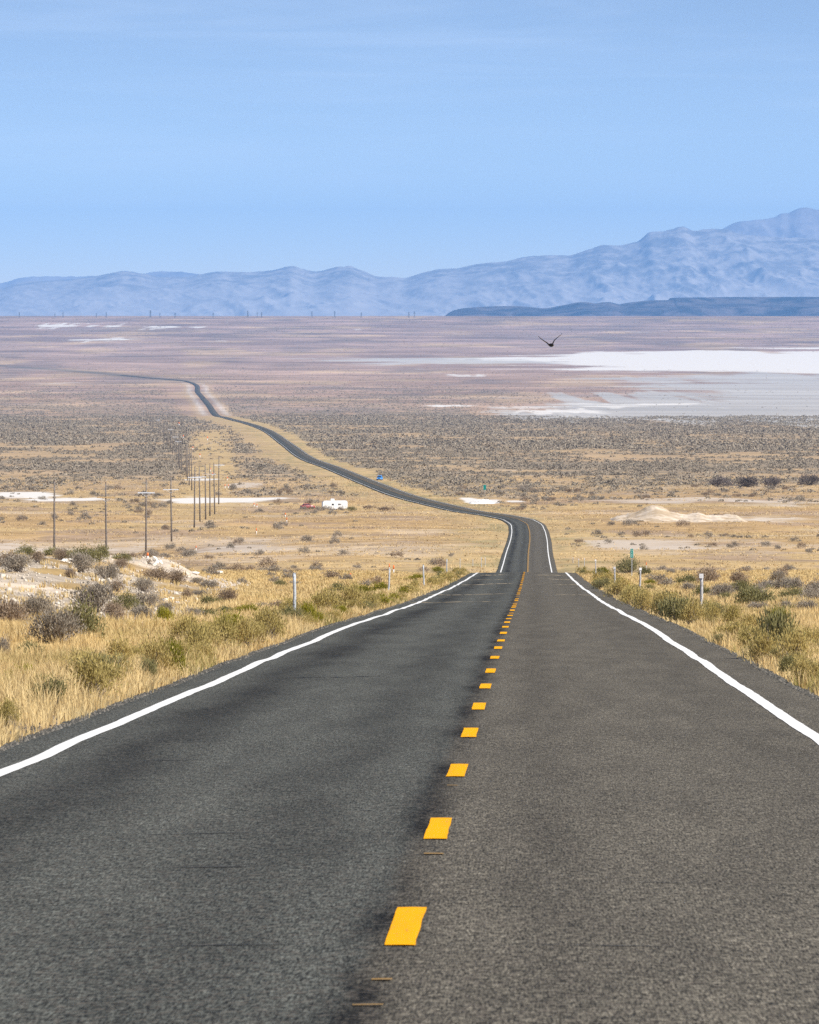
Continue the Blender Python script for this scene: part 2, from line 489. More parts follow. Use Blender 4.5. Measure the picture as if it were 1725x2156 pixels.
    c = masked('playa', 2.2, .36, .70, mixc(nt, remap(nt, noise(nt, strat.outputs[0], 1 / 330., 6, .6), .36, .64), (.36, .345, .325), (.48, .46, .43)), c, .92)
    c = masked('salt', 2.6, .50, .85, (.66, .62, .57), c)
    nt.links.new(c, b.inputs['Base Color'])
    bump(nt, b, fine, .5, .25)
    me.materials.append(m)
    tag(link('ground', me), kind='structure')
build_ground()

# ------------------------------------------------------------------ road, shoulders, markings
T_L, T_R = -3.81, 3.39            # white lines, measured from the yellow one
def lift(y): return 0.01 + 3.2e-5 * np.maximum(np.asarray(y, float) - 250, 0)

def road_y(y0, y1):
    a = np.concatenate([np.arange(-60, 720, .8), np.arange(720, 1050, 3.), np.arange(1050, 2400, 2.5), np.arange(2400, 9400, 12.), np.arange(9400, 20001, 40.)])
    a = a[(a > y0) & (a < y1)]
    return np.concatenate([[y0], a, [y1]])

def road_strip(name, y0, y1, tl, tr, n, extra, mat, ragged=0., seed=0, step=None, kind='structure', link_it=True):
    ys = road_y(y0, y1) if step is None else np.arange(y0, y1 + step * .5, step)
    T = np.linspace(tl, tr, n)
    Y, TT = np.meshgrid(ys, T, indexing='ij')
    if ragged:
        nz = lambda s: (fbm(ys / .9, ys * 0 + s, 70 + seed, 4) - .5) * 2 * ragged
        wgt = (TT - tl) / (tr - tl)
        TT = TT + (nz(1)[:, None] * (1 - wgt) + nz(2)[:, None] * wgt) * ((wgt < .02) | (wgt > .98))
    X = ROADX(Y) + TT
    Z = roadz(Y) + lift(Y) - .018 * np.abs(TT) + extra * (1 + np.maximum(Y, 0) / 220.)
    ny, nx = X.shape
    idx = np.arange(ny * nx).reshape(ny, nx)
    Q = np.stack([idx[:-1, :-1], idx[:-1, 1:], idx[1:, 1:], idx[1:, :-1]], -1).reshape(-1, 4)
    P = np.stack([X.ravel(), Y.ravel(), Z.ravel()], 1)
    if not link_it: return P, Q, np.stack([TT.ravel(), Y.ravel()], 1)
    me = mesh_np(name, P, [Q], mat, {'lane': TT.ravel(), 'along': Y.ravel()}, smooth=True)
    return tag(link(name, me), kind=kind)

def asphalt():
    m, nt, b = new_mat('asphalt', .88, .12)
    co = N(nt, 'ShaderNodeTexCoord').outputs['Object']
    t = attr(nt, 'lane').outputs['Fac']; s = attr(nt, 'along').outputs['Fac']
    cv = N(nt, 'ShaderNodeCombineXYZ'); nt.links.new(t, cv.inputs[0]); nt.links.new(s, cv.inputs[1])
    def vec(sx, sy):
        q = N(nt, 'ShaderNodeVectorMath', operation='MULTIPLY'); nt.links.new(cv.outputs[0], q.inputs[0])
        q.inputs[1].default_value = (sx, sy, 1); return q.outputs[0]
    wob = math_n(nt, 'MULTIPLY', math_n(nt, 'SUBTRACT', noise(nt, vec(.5, .12), 1, 3), .5), 1.1)
    tw = math_n(nt, 'ADD', t, wob)
    seam = math_n(nt, 'ADD', t, math_n(nt, 'MULTIPLY', math_n(nt, 'SUBTRACT', noise(nt, vec(2, .5), 1, 4), .5), .14))
    c = mixc(nt, remap(nt, seam, -.20, -.06), (.068, .069, .059), (.088, .078, .060))
    def gauss(x, mu, sig, amp):
        d = math_n(nt, 'DIVIDE', math_n(nt, 'SUBTRACT', x, mu), sig)
        e = math_n(nt, 'POWER', 2.718, math_n(nt, 'MULTIPLY', math_n(nt, 'MULTIPLY', d, d), -1.))
        return math_n(nt, 'MULTIPLY', e, amp)
    patchy = remap(nt, noise(nt, vec(.25, .03), 1, 4), .3, .7, .68, 1.22)
    dark = math_n(nt, 'ADD', gauss(tw, -2.9, .50, .62), gauss(tw, -1.0, .45, .34))
    dark = math_n(nt, 'ADD', dark, gauss(tw, 0.75, .34, .16))
    dark = math_n(nt, 'ADD', dark, gauss(tw, 2.75, .45, .14))
    dark = math_n(nt, 'MULTIPLY', dark, patchy)
    dark = math_n(nt, 'ADD', dark, math_n(nt, 'MULTIPLY', gauss(seam, -.11, .15, .85), remap(nt, noise(nt, vec(1.2, .13), 1, 6, .72), .36, .62, .25, 1.05)))
    dark = math_n(nt, 'ADD', dark, gauss(t, -4.6, .35, .35))
    # chips of stone in the seal coat
    chip = N(nt, 'ShaderNodeTexVoronoi'); chip.inputs['Scale'].default_value = 34
    nt.links.new(co, chip.inputs['Vector'])
    sep = N(nt, 'ShaderNodeSeparateColor'); nt.links.new(chip.outputs['Color'], sep.inputs[0])
    n1 = noise(nt, co, 22, 6, .75)
    grain = math_n(nt, 'MULTIPLY', remap(nt, sep.outputs[0], 0, 1, .60, 1.42), remap(nt, n1, .3, .7, .72, 1.30))
    mott = remap(nt, noise(nt, vec(2.4, .16), 1, 6, .62), .3, .7, .84, 1.15)
    g2 = noise(nt, vec(85, 4.6), 1, 3, .6); g3 = noise(nt, vec(34, 1.8), 1, 4, .65)
    grain = math_n(nt, 'MULTIPLY', grain, math_n(nt, 'MULTIPLY', remap(nt, g2, .30, .70, .25, 1.95), remap(nt, g3, .3, .7, .70, 1.34)))
    # faint seams across the lane left by the paver
    lanes = noise(nt, vec(.32, 2.2), 1, 3, .5)
    across = remap(nt, noise(nt, vec(.12, .9), 1, 2, .4), .60, .72, 1., .93)
    k = math_n(nt, 'MULTIPLY', math_n(nt, 'MULTIPLY', grain, mott), math_n(nt, 'MULTIPLY', across, remap(nt, lanes, .3, .7, .985, 1.015)))
    k = math_n(nt, 'MULTIPLY', k, math_n(nt, 'SUBTRACT', 1., dark, clamp=True))
    vm = N(nt, 'ShaderNodeVectorMath', operation='SCALE'); nt.links.new(c, vm.inputs[0]); nt.links.new(k, vm.inputs['Scale'])
    # some chips are warm, some pale
    c2 = mixc(nt, math_n(nt, 'MULTIPLY', math_n(nt, 'GREATER_THAN', sep.outputs[1], .86), .5), vm.outputs[0], (.15, .125, .10))
    nt.links.new(c2, b.inputs['Base Color'])
    bump(nt, b, math_n(nt, 'ADD', sep.outputs[0], n1), .35, .008)
    return m
ASPH = asphalt()
road_strip('road', -60, 16200, -4.42, 4.22, 23, 0, ASPH, ragged=.10, seed=1)

def paint(name, col, worn, dirt):
    m, nt, b = new_mat(name, .75, .08, col)
    t = attr(nt, 'lane').outputs['Fac']; sa = attr(nt, 'along').outputs['Fac']
    cv = N(nt, 'ShaderNodeCombineXYZ')
    nt.links.new(math_n(nt, 'MULTIPLY', t, 55.), cv.inputs[0]); nt.links.new(math_n(nt, 'MULTIPLY', sa, 3.5), cv.inputs[1])
    n = noise(nt, cv.outputs[0], 1, 6, .7)
    cv2 = N(nt, 'ShaderNodeCombineXYZ')
    nt.links.new(math_n(nt, 'MULTIPLY', t, 6.), cv2.inputs[0]); nt.links.new(math_n(nt, 'MULTIPLY', sa, .35), cv2.inputs[1])
    n2 = noise(nt, cv2.outputs[0], 1, 4, .6)
    c = mixc(nt, remap(nt, n2, .35, .7, 0, .35), col, dirt)
    c = mixc(nt, remap(nt, math_n(nt, 'ADD', n, math_n(nt, 'MULTIPLY', n2, .35)), .84 - worn, .92 - worn * .5, 0, .8), c, (.10, .095, .085))
    nt.links.new(c, b.inputs['Base Color'])
    return m
WHITE = paint('white_road_paint', (.78, .77, .74), .05, (.62, .60, .56))
YELLOW = paint('yellow_road_paint', (.84, .385, .0), .06, (.70, .30, .01))
YELLOW_OLD = paint('faded_yellow_paint', (.36, .21, .06), .22, (.16, .12, .07))
for t0 in (T_L, T_R):
    road_strip('white_edge_line', -60, 9000, t0 - .082, t0 + .082, 3, .004, WHITE, ragged=.012, seed=3)
# broken yellow line: dashes of 3.4 m every 12.19 m
def dashes():
    P, Q, A, n = [], [], [], 0
    y = 33.7 - 12.19
    while y < 990:
        p, q, a = road_strip('', y, y + 3.5, -.072, .072, 3, .004, None, ragged=.008, seed=int(y), step=.25, link_it=False)
        P.append(p); Q.append(q + n); A.append(a); n += len(p)
        y += 12.19
    P, A = np.concatenate(P), np.concatenate(A)
    tag(link('yellow_centre_dashes', mesh_np('yellow_centre_dashes', P, [np.concatenate(Q)], YELLOW, {'lane': A[:, 0], 'along': A[:, 1]})), kind='structure')
dashes()
road_strip('yellow_centre_line', 1000, 3000, -.12, .12, 3, .004, YELLOW_OLD, ragged=.02, seed=5)
def old_marks():
    P, Q, n = [], [], 0
    for y, t, l, wd in ((43.6, .02, .14, .11), (31.0, -.03, .10, .09), (55.8, 0, .10, .08), (29.3, -.05, .06, .12)):
        p, q, _ = road_strip('', y, y + l, t - wd / 2, t + wd / 2, 3, .0045, None, ragged=.01, step=l / 2, link_it=False)
        P.append(p); Q.append(q + n); n += len(p)
    tag(link('old_paint_marks', mesh_np('old_paint_marks', np.concatenate(P), [np.concatenate(Q)], YELLOW_OLD)), kind='structure')
old_marks()
# sandy sealed cracks that cross the lanes below the crest
SEAL = wear_mat('sandy_crack_sealant', (.30, .245, .165), .35, 1.2, .9)
TAR = wear_mat('dark_tar', (.046, .045, .042), .3, 2, .8)
def crack(v, t0, t1, wd, mat, seed, name):
    y = float(np.interp(-v, -_vt[(_yt > 20) & (_yt < 620)], _yt[(_yt > 20) & (_yt < 620)]))
    n = 40
    T = np.linspace(t0, t1, n)
    yc = y + (fbm(T * 1.3, T * 0 + seed, 80, 4) - .5) * wd * 2.2
    hw = wd * (.2 + .8 * fbm(T * 2.5, T * 0 + seed, 81, 3)) * (.25 + .75 * sstep(.3, .55, fbm(T * 6, T * 0 + seed, 84, 3))) * np.minimum(1, np.minimum(T - t0, t1 - T) / .5 + .15) * .5
    P = []
    for sgn in (-1, 1):
        yy = yc + sgn * hw
        P.append(np.stack([ROADX(yy) + T, yy, roadz(yy) + lift(yy) - .018 * np.abs(T) + .003 * (1 + yy / 220)], 1))
    P = np.concatenate(P); i = np.arange(n - 1)
    Q = np.stack([i, i + 1, i + 1 + n, i + n], 1)
    return P, Q
def cracks(name, L, mat):
    P, Q, n = [], [], 0
    for k, (v, t0, t1, wd) in enumerate(L):
        p, q = crack(v, t0, t1, wd, mat, k * 3.7, name)
        P.append(p); Q.append(q + n); n += len(p)
    tag(link(name, mesh_np(name, np.concatenate(P), [np.concatenate(Q)], mat)), kind='structure')
cracks('crack_sealant', [(1265, -4.2, -.6, 3.4), (1251, -4.3, -.5, 4.2), (1251.5, 1.6, 4.0, 4.2), (1229.5, -3.6, -.5, 5.5), (1230, .6, 4.0, 5.2),
                         (1219, 1.6, 3.3, 7), (1220, -3.6, -1.2, 6.5), (1211, -3.3, -1.2, 9), (1211, .8, 3.3, 9)], SEAL)
cracks('tar_cracks', [(1823, -1.8, -.8, .14), (1751, -1.9, -.75, .12), (1992, -1.5, -.4, .12), (1990, .5, 1.3, .10), (1855, 1.0, 1.6, .10), (1655, -3.3, -2.6, .16), (1590, -3.2, -2.2, .2), (1420, -3, -1.4, .4)], TAR)

# loose chippings along both pavement edges
def chippings():
    n = 42000
    y = 48 + 330 * rng.random(n) ** 1.6
    side = np.where(rng.random(n) < .5, -1, 1)
    t = np.where(side < 0, -4.40, 4.20) + side * (rng.exponential(.26, n) - .10)
    x = ROADX(y) + t
    inside = np.abs(t - np.where(side < 0, -.1, -.1)) < 4.3
    z = np.where((t > -4.42) & (t < 4.22), roadz(y) + lift(y) - .018 * np.abs(t), H(x, y))
    s = rng.uniform(.008, .024, n) * (1 + y / 900)
    tet = np.array([[1, 0, -.5], [-.6, .8, -.5], [-.5, -.9, -.5], [.1, .1, .75]])
    a = rng.uniform(0, 6.28, n); ca, sa = np.cos(a), np.sin(a)
    V = np.zeros((n, 4, 3))
    for k in range(4):
        V[:, k, 0] = x + s * (tet[k, 0] * ca - tet[k, 1] * sa)
        V[:, k, 1] = y + s * (tet[k, 0] * sa + tet[k, 1] * ca)
        V[:, k, 2] = z + s * (tet[k, 2] * .8 + .35)
    b = np.arange(n)[:, None] * 4
    Fc = np.concatenate([b + np.array([[0, 1, 3]]), b + np.array([[1, 2, 3]]), b + np.array([[2, 0, 3]])])
    m, nt, bs = new_mat('dark_chippings', .9, .1)
    c = mixc(nt, attr(nt, 'tint').outputs['Fac'], (.055, .054, .05), (.22, .20, .17)); nt.links.new(c, bs.inputs['Base Color'])
    tag(link('gravel', mesh_np('gravel', V.reshape(-1, 3), [Fc], m, {'tint': np.repeat(rng.random(n) ** 2, 4)})), kind='stuff')
chippings()

# ------------------------------------------------------------------ mountains and haze
def ridge_fn(pts):
    return pchip([p[0] for p in pts], [p[1] for p in pts])

MAIN = [(-700, 600), (-300, 590), (-120, 600), (0, 607), (35, 597), (70, 592), (150, 588), (200, 581), (240, 574), (262, 571), (290, 574), (340, 583),
        (390, 583), (425, 576), (470, 571), (490, 573), (520, 573), (570, 569), (600, 563), (617, 559), (640, 567), (665, 572), (690, 567), (715, 561),
        (735, 560), (755, 566), (780, 576), (800, 583), (825, 582), (850, 585), (870, 580), (900, 572), (930, 566), (960, 565), (1010, 555), (1060, 551),
        (1100, 542), (1150, 538), (1200, 537), (1240, 525), (1275, 516), (1300, 517), (1342, 508), (1370, 489), (1390, 488), (1410, 483), (1437, 477),
        (1463, 486), (1500, 481), (1527, 482), (1557, 493), (1600, 497), (1643, 500), (1725, 502), (1900, 490), (2200, 520), (2600, 560)]
BACK = [(900, 640), (1300, 560), (1480, 500), (1523, 481), (1550, 468), (1600, 462), (1630, 457), (1647, 449), (1657, 449), (1673, 442), (1697, 437),
        (1725, 442), (1800, 430), (1900, 450), (2200, 480), (2600, 560)]
WEST = [(-700, 610), (-100, 600), (0, 596), (40, 586), (80, 582), (150, 582), (200, 581), (300, 576), (340, 571), (380, 572), (430, 578), (560, 582), (700, 586), (900, 610), (1100, 640)]

def ridged(x, y, seed, oct=6):
    r = 0; amp = 1.; tot = 0; w = 1.
    for i in range(oct):
        n = 1 - np.abs(2 * vnoise(x * 2 ** i + 3.1 * i, y * 2 ** i + 7.7 * i, seed + i * 13) - 1)
        n = n * n
        r = r + amp * n * w; tot += amp; w = np.clip(n * 1.6, .2, 1); amp *= .56
    return r / tot

def mountain(name, pts, yc, y_front, y_back, seed, mat, foot=-230., relief=1., nx=1100, nyf=150):
    rf = ridge_fn(pts)
    u = np.linspace(-650, 2500, nx)
    sf = np.linspace(0, 1, nyf); sb = np.linspace(1, 0, 26)[1:]
    rows = [(y_front + (yc - y_front) * q, q, 1) for q in sf] + [(yc + (y_back - yc) * (1 - q), q, 0) for q in sb]
    P = []
    for y, q, front in rows:
        x = (u - CU) / F * yc
        top = (HOR - rf(u)) / F * yc - foot
        wx = x + 500 * (fbm(x / 1300., np.full_like(x, y / 1500.), seed, 3) - .5) + .35 * (y - yc)
        yy = y + 400 * (fbm(x / 900., np.full_like(x, y / 900.), seed + 2, 3) - .5)
        rg = .68 * ridged(wx / 1150., yy / 2300., seed + 5) + .32 * ridged(wx / 330., yy / 800., seed + 55, 4)
        body = q ** 1.25
        z = foot + top * body
        if front:
            env = (q * (1 - q) * 4) ** .7 * sstep(.05, .4, q) * (1 - .35 * q)
            z = z + relief * env * top * .40 * (rg - .38)
            z = z + 16 * (fbm(x / 75., yy / 150., seed + 31, 4) - .5) * sstep(.2, .7, q)
        else:
            z = z + relief * (1 - q) * top * .3 * (rg - .6)
        P.append(np.stack([x, np.full_like(x, y), z], 1))
    ny = len(rows)
    P = np.concatenate(P)
    idx = np.arange(ny * nx).reshape(ny, nx)
    Q = np.stack([idx[:-1, :-1], idx[:-1, 1:], idx[1:, 1:], idx[1:, :-1]], -1).reshape(-1, 4)
    tag(link(name, mesh_np(name, P, [Q], mat)), kind='structure')

def rock_mat(name, c1, c2, sc, fan=None):
    m, nt, b = new_mat(name, .95, .05)
    co = N(nt, 'ShaderNodeTexCoord').outputs['Object']
    n = noise(nt, co, 1 / sc, 9, .7)
    c = mixc(nt, remap(nt, n, .40, .60), c1, c2)
    if fan:
        z = N(nt, 'ShaderNodeSeparateXYZ'); nt.links.new(co, z.inputs[0])
        zz = math_n(nt, 'ADD', z.outputs[2], math_n(nt, 'MULTIPLY', math_n(nt, 'SUBTRACT', noise(nt, co, 1 / 900., 5), .5), 420.))
        c = mixc(nt, remap(nt, zz, 20., 330., .9, 0.), c, fan)
    nt.links.new(c, b.inputs['Base Color'])
    return m
ROCK = rock_mat('mountain_rock', (.19, .18, .17), (.38, .35, .32), 300., (.40, .37, .345))
ROCK2 = rock_mat('pale_mountain_rock', (.22, .20, .19), (.34, .31, .29), 600.)
DARK = rock_mat('dark_lava_rock', (.020, .020, .024), (.12, .10, .10), 230.)
mountain('mountains', MAIN, 76000, 70500, 82000, 100, ROCK)
mountain('mountains', BACK, 87000, 84500, 91000, 200, ROCK2, nyf=60)
mountain('mountains', WEST, 90000, 86000, 93000, 300, ROCK2, nyf=50, relief=.7)
MESA = [(-700, 700), (880, 700), (928, 684), (940, 664), (962, 652), (1000, 647), (1080, 644), (1150, 649), (1183, 644), (1230, 636), (1255, 639), (1280, 636),
        (1303, 641), (1330, 637), (1383, 632), (1413, 631.5), (1418, 627), (1483, 626), (1590, 625), (1725, 625), (2000, 626), (2500, 640)]
def mesa():
    rf = ridge_fn(MESA); yc = 47000.; nx = 900
    u = np.linspace(700, 2400, nx); rows = []
    x = (u - CU) / F * yc
    top = (HOR - rf(u)) / F * yc
    prof = [(-2600, 0.), (-2200, .14), (-1700, .22), (-1450, .30), (-1330, .56), (-1250, .62), (-900, .66), (-620, .72), (-420, .93), (-300, 1.), (0, 1.), (700, 1.), (1600, .6), (2400, 0.)]
    ft = -120.
    for k in range(150):
        d = -2600 + 5000 * k / 149
        dd = d + 420 * (fbm(x / 420., x * 0 + .3, 401, 4) - .5) * 2
        q = np.interp(dd, [p[0] for p in prof], [p[1] for p in prof])
        z = ft + (top - ft) * q + 5 * (fbm(x / 60., np.full_like(x, d / 120.), 405, 3) - .5) * (q > .05) * (q < .97)
        rows.append(np.stack([x, np.full_like(x, yc + d), z], 1))
    P = np.concatenate(rows)
    idx = np.arange(150 * nx).reshape(150, nx)
    Q = np.stack([idx[:-1, :-1], idx[:-1, 1:], idx[1:, 1:], idx[1:, :-1]], -1).reshape(-1, 4)
    tag(link('hills', mesh_np('hills', P, [Q], DARK)), kind='structure')
mesa()

def haze():
    x0, x1, y0, y1, z0, z1 = -60000, 60000, -1500, 98000, -260, 1260
    mb = MB(); mb.box(((x0 + x1) / 2, (y0 + y1) / 2, (z0 + z1) / 2), (x1 - x0, y1 - y0, z1 - z0))
    m = bpy.data.materials.new('haze_air'); m.use_nodes = True; nt = m.node_tree
    nt.nodes.remove(nt.nodes['Principled BSDF'])
    v = N(nt, 'ShaderNodeVolumePrincipled')
    v.inputs['Density'].default_value = HAZE_D
    v.inputs['Color'].default_value = (*HAZE_C, 1)
    v.inputs['Density Attribute'].default_value = ''
    v.inputs['Anisotropy'].default_value = -0.3
    nt.links.new(v.outputs[0], nt.nodes['Material Output'].inputs['Volume'])
    m.cycles.homogeneous_volume = True
    tag(mb.build('haze', m), kind='stuff')
HAZE_D, HAZE_C = 1.5e-5, (.20, .46, .93)
haze()

# ------------------------------------------------------------------ plants
M_SAGE = leaf_mat('grey_sage_leaves', (.25, .215, .165), (.40, .345, .275))
M_DRY = leaf_mat('brown_dry_twigs_leaves', (.22, .16, .11), (.40, .31, .22))
M_OLIVE = leaf_mat('olive_sage_leaves', (.13, .125, .045), (.31, .28, .13))
M_GREEN = leaf_mat('yellow_green_leaves', (.13, .13, .012), (.34, .30, .035))
M_KHAKI = leaf_mat('khaki_weed_leaves', (.27, .225, .065), (.55, .43, .17))
M_TWIG = wear_mat('grey_brown_bark', (.17, .14, .12), .3, 30)
M_DEAD = wear_mat('bleached_twigs', (.27, .225, .19), .3, 30)

def leaf_quads(pos, dirs, length, width, r):
    n = len(pos)
    dirs = dirs / np.linalg.norm(dirs, axis=1, keepdims=True)
    q = r.normal(size=(n, 3)); side = np.cross(dirs, q); side /= np.linalg.norm(side, axis=1, keepdims=True) + 1e-9
    L = np.asarray(length).reshape(-1, 1); W = np.asarray(width).reshape(-1, 1)
    V = np.stack([pos, pos + dirs * L * .5 + side * W * .5, pos + dirs * L, pos + dirs * L * .5 - side * W * .5], 1)
    return V.reshape(-1, 3), np.arange(n * 4).reshape(n, 4)

def bush_meshes(kind, seed, nleaf, ls, lmat, tmat, ntw=40, ht=.5, spread=1., lobes=9, leafw=.45, up=.5):
    """a plant about 1 m wide: (leaf mesh, twig mesh)"""
    r = np.random.default_rng(seed)
    a = r.uniform(0, 6.28, lobes); e = np.arcsin(r.uniform(.05, 1, lobes))
    rad = r.uniform(.24, .36, lobes)
    lc = np.stack([np.cos(a) * np.cos(e) * rad * spread, np.sin(a) * np.cos(e) * rad * spread, (.30 + .62 * np.sin(e) * r.uniform(.75, 1.1, lobes)) * ht], 1)
    lsz = r.uniform(.085, .16, lobes)
    k = r.choice(lobes, nleaf, p=lsz / lsz.sum())
    off = r.normal(size=(nleaf, 3)) * lsz[k][:, None] * np.array([1, 1, .8])
    p = lc[k] + off
    p[:, 2] = np.abs(p[:, 2]) * .97 + .01
    d = (p - np.array([0, 0, -.1])); d /= np.linalg.norm(d, axis=1, keepdims=True)
    d = d * .7 + np.array([0, 0, up]) + r.normal(size=(nleaf, 3)) * .45
    V, Q = leaf_quads(p, d, ls * r.uniform(.6, 1.4, nleaf), ls * leafw * r.uniform(.6, 1.3, nleaf), r)
    tint = np.clip(.5 * r.random(nleaf) + .6 * r.random(lobes)[k], 0, 1)
    leaf = mesh_np(kind + '_foliage', V, [Q], lmat, {'tint': np.repeat(tint, 4)})
    if not ntw: return leaf, None
    mb = MB()
    for i in range(ntw):
        c = lc[r.integers(lobes)] + r.normal(size=3) * .09
        c[2] = abs(c[2]) * r.uniform(.8, 1.2)
        b = np.array([r.normal() * .05, r.normal() * .05, -.02])
        mid = b * .45 + c * .55 + r.normal(size=3) * .03; mid[2] *= .8
        mb.tube([b, mid, c], [.011, .007, .002], 3, False)
    return leaf, mb.mesh(kind + '_branches', tmat)

KINDS = {}
def kind(name, mats, n, **kw):
    hi, lo = [], []
    for i in range(n):
        lm = mats[i % len(mats)]
        hi.append(bush_meshes(name, 1000 + 31 * i + len(name) * 7, kw.get('nh', 2100), kw.get('lh', .07), lm, kw.get('tm', M_TWIG), kw.get('nt', 46), kw.get('ht', .5), kw.get('sp', 1.), kw.get('lb', 9), kw.get('lw', .4), kw.get('up', .5)))
        lo.append(bush_meshes(name, 2000 + 31 * i + len(name) * 7, kw.get('nl', 460), kw.get('ll', .095), lm, M_TWIG, 0, kw.get('ht', .5), kw.get('sp', 1.), 7, .55, .3)[0])
    KINDS[name] = (hi, lo)
kind('sagebrush', [M_SAGE, M_SAGE, M_DRY, M_OLIVE], 8, tm=M_TWIG)
kind('twiggy_brush', [M_DRY, M_SAGE], 4, nh=2400, lh=.075, lw=.26, nt=80, tm=M_DEAD, up=.7)
kind('rabbitbrush', [M_GREEN, M_OLIVE], 4, nh=2300, lh=.08, lw=.3, nt=30, ht=.55, up=.9)
kind('roadside_weed', [M_KHAKI, M_KHAKI, M_KHAKI, M_OLIVE, M_KHAKI, M_KHAKI], 6, nh=2400, lh=.06, lw=.4, nt=70, ht=.62, lb=12, up=.7, tm=M_DEAD)

PLANTS = []       # root object, phrase, u, v, width px
WORD = {M_SAGE.name: 'grey', M_DRY.name: 'brownish', M_OLIVE.name: 'olive', M_GREEN.name: 'yellow-green', M_KHAKI.name: 'khaki'}
CATS = {'sagebrush': 'sagebrush', 'twiggy_brush': 'brush', 'rabbitbrush': 'shrub', 'roadside_weed': 'weed'}
NOUN = {'sagebrush': 'sagebrush', 'twiggy_brush': 'twiggy brush', 'rabbitbrush': 'shrub', 'roadside_weed': 'weed clump'}
def plant(name, p, wid, hgt, detailed, var=None, sink=.03):
    hi, lo = KINDS[name]
    i = int(rng.integers(len(lo))) if var is None else var
    u, v = to_px(*p)
    sc = (wid, wid * rng.uniform(.85, 1.2), hgt / .5)
    if detailed:
        o = link(name, None); link(('foliage'), hi[i][0], o); link('branches', hi[i][1], o)
        word = WORD[hi[i][0].materials[0].name]
    else:
        o = link(name, None); link('foliage', lo[i], o); word = WORD[lo[i].materials[0].name]
    o.location = (float(p[0]), float(p[1]), float(p[2]) - sink * hgt)
    o.scale = sc; o.rotation_euler = (0, 0, rng.uniform(0, 6.28))
    o['category'] = CATS[name]
    wp = wid * F / p[1]
    PLANTS.append([o, word, NOUN[name], u, v, wp, hgt * F / p[1]])
    return o

def plant_px(name, u, v, wpx, hpx, var=None, detailed=True):
    p = hit(u, v)
    if p is None: return
    k = p[1] / F
    if u < 420 and v < 1265: wpx, hpx = wpx * .85, hpx * .74
    plant(name, p, wpx * k * 1.08, hpx * k * (.95 if name == 'twiggy_brush' else 1.15), detailed, var)

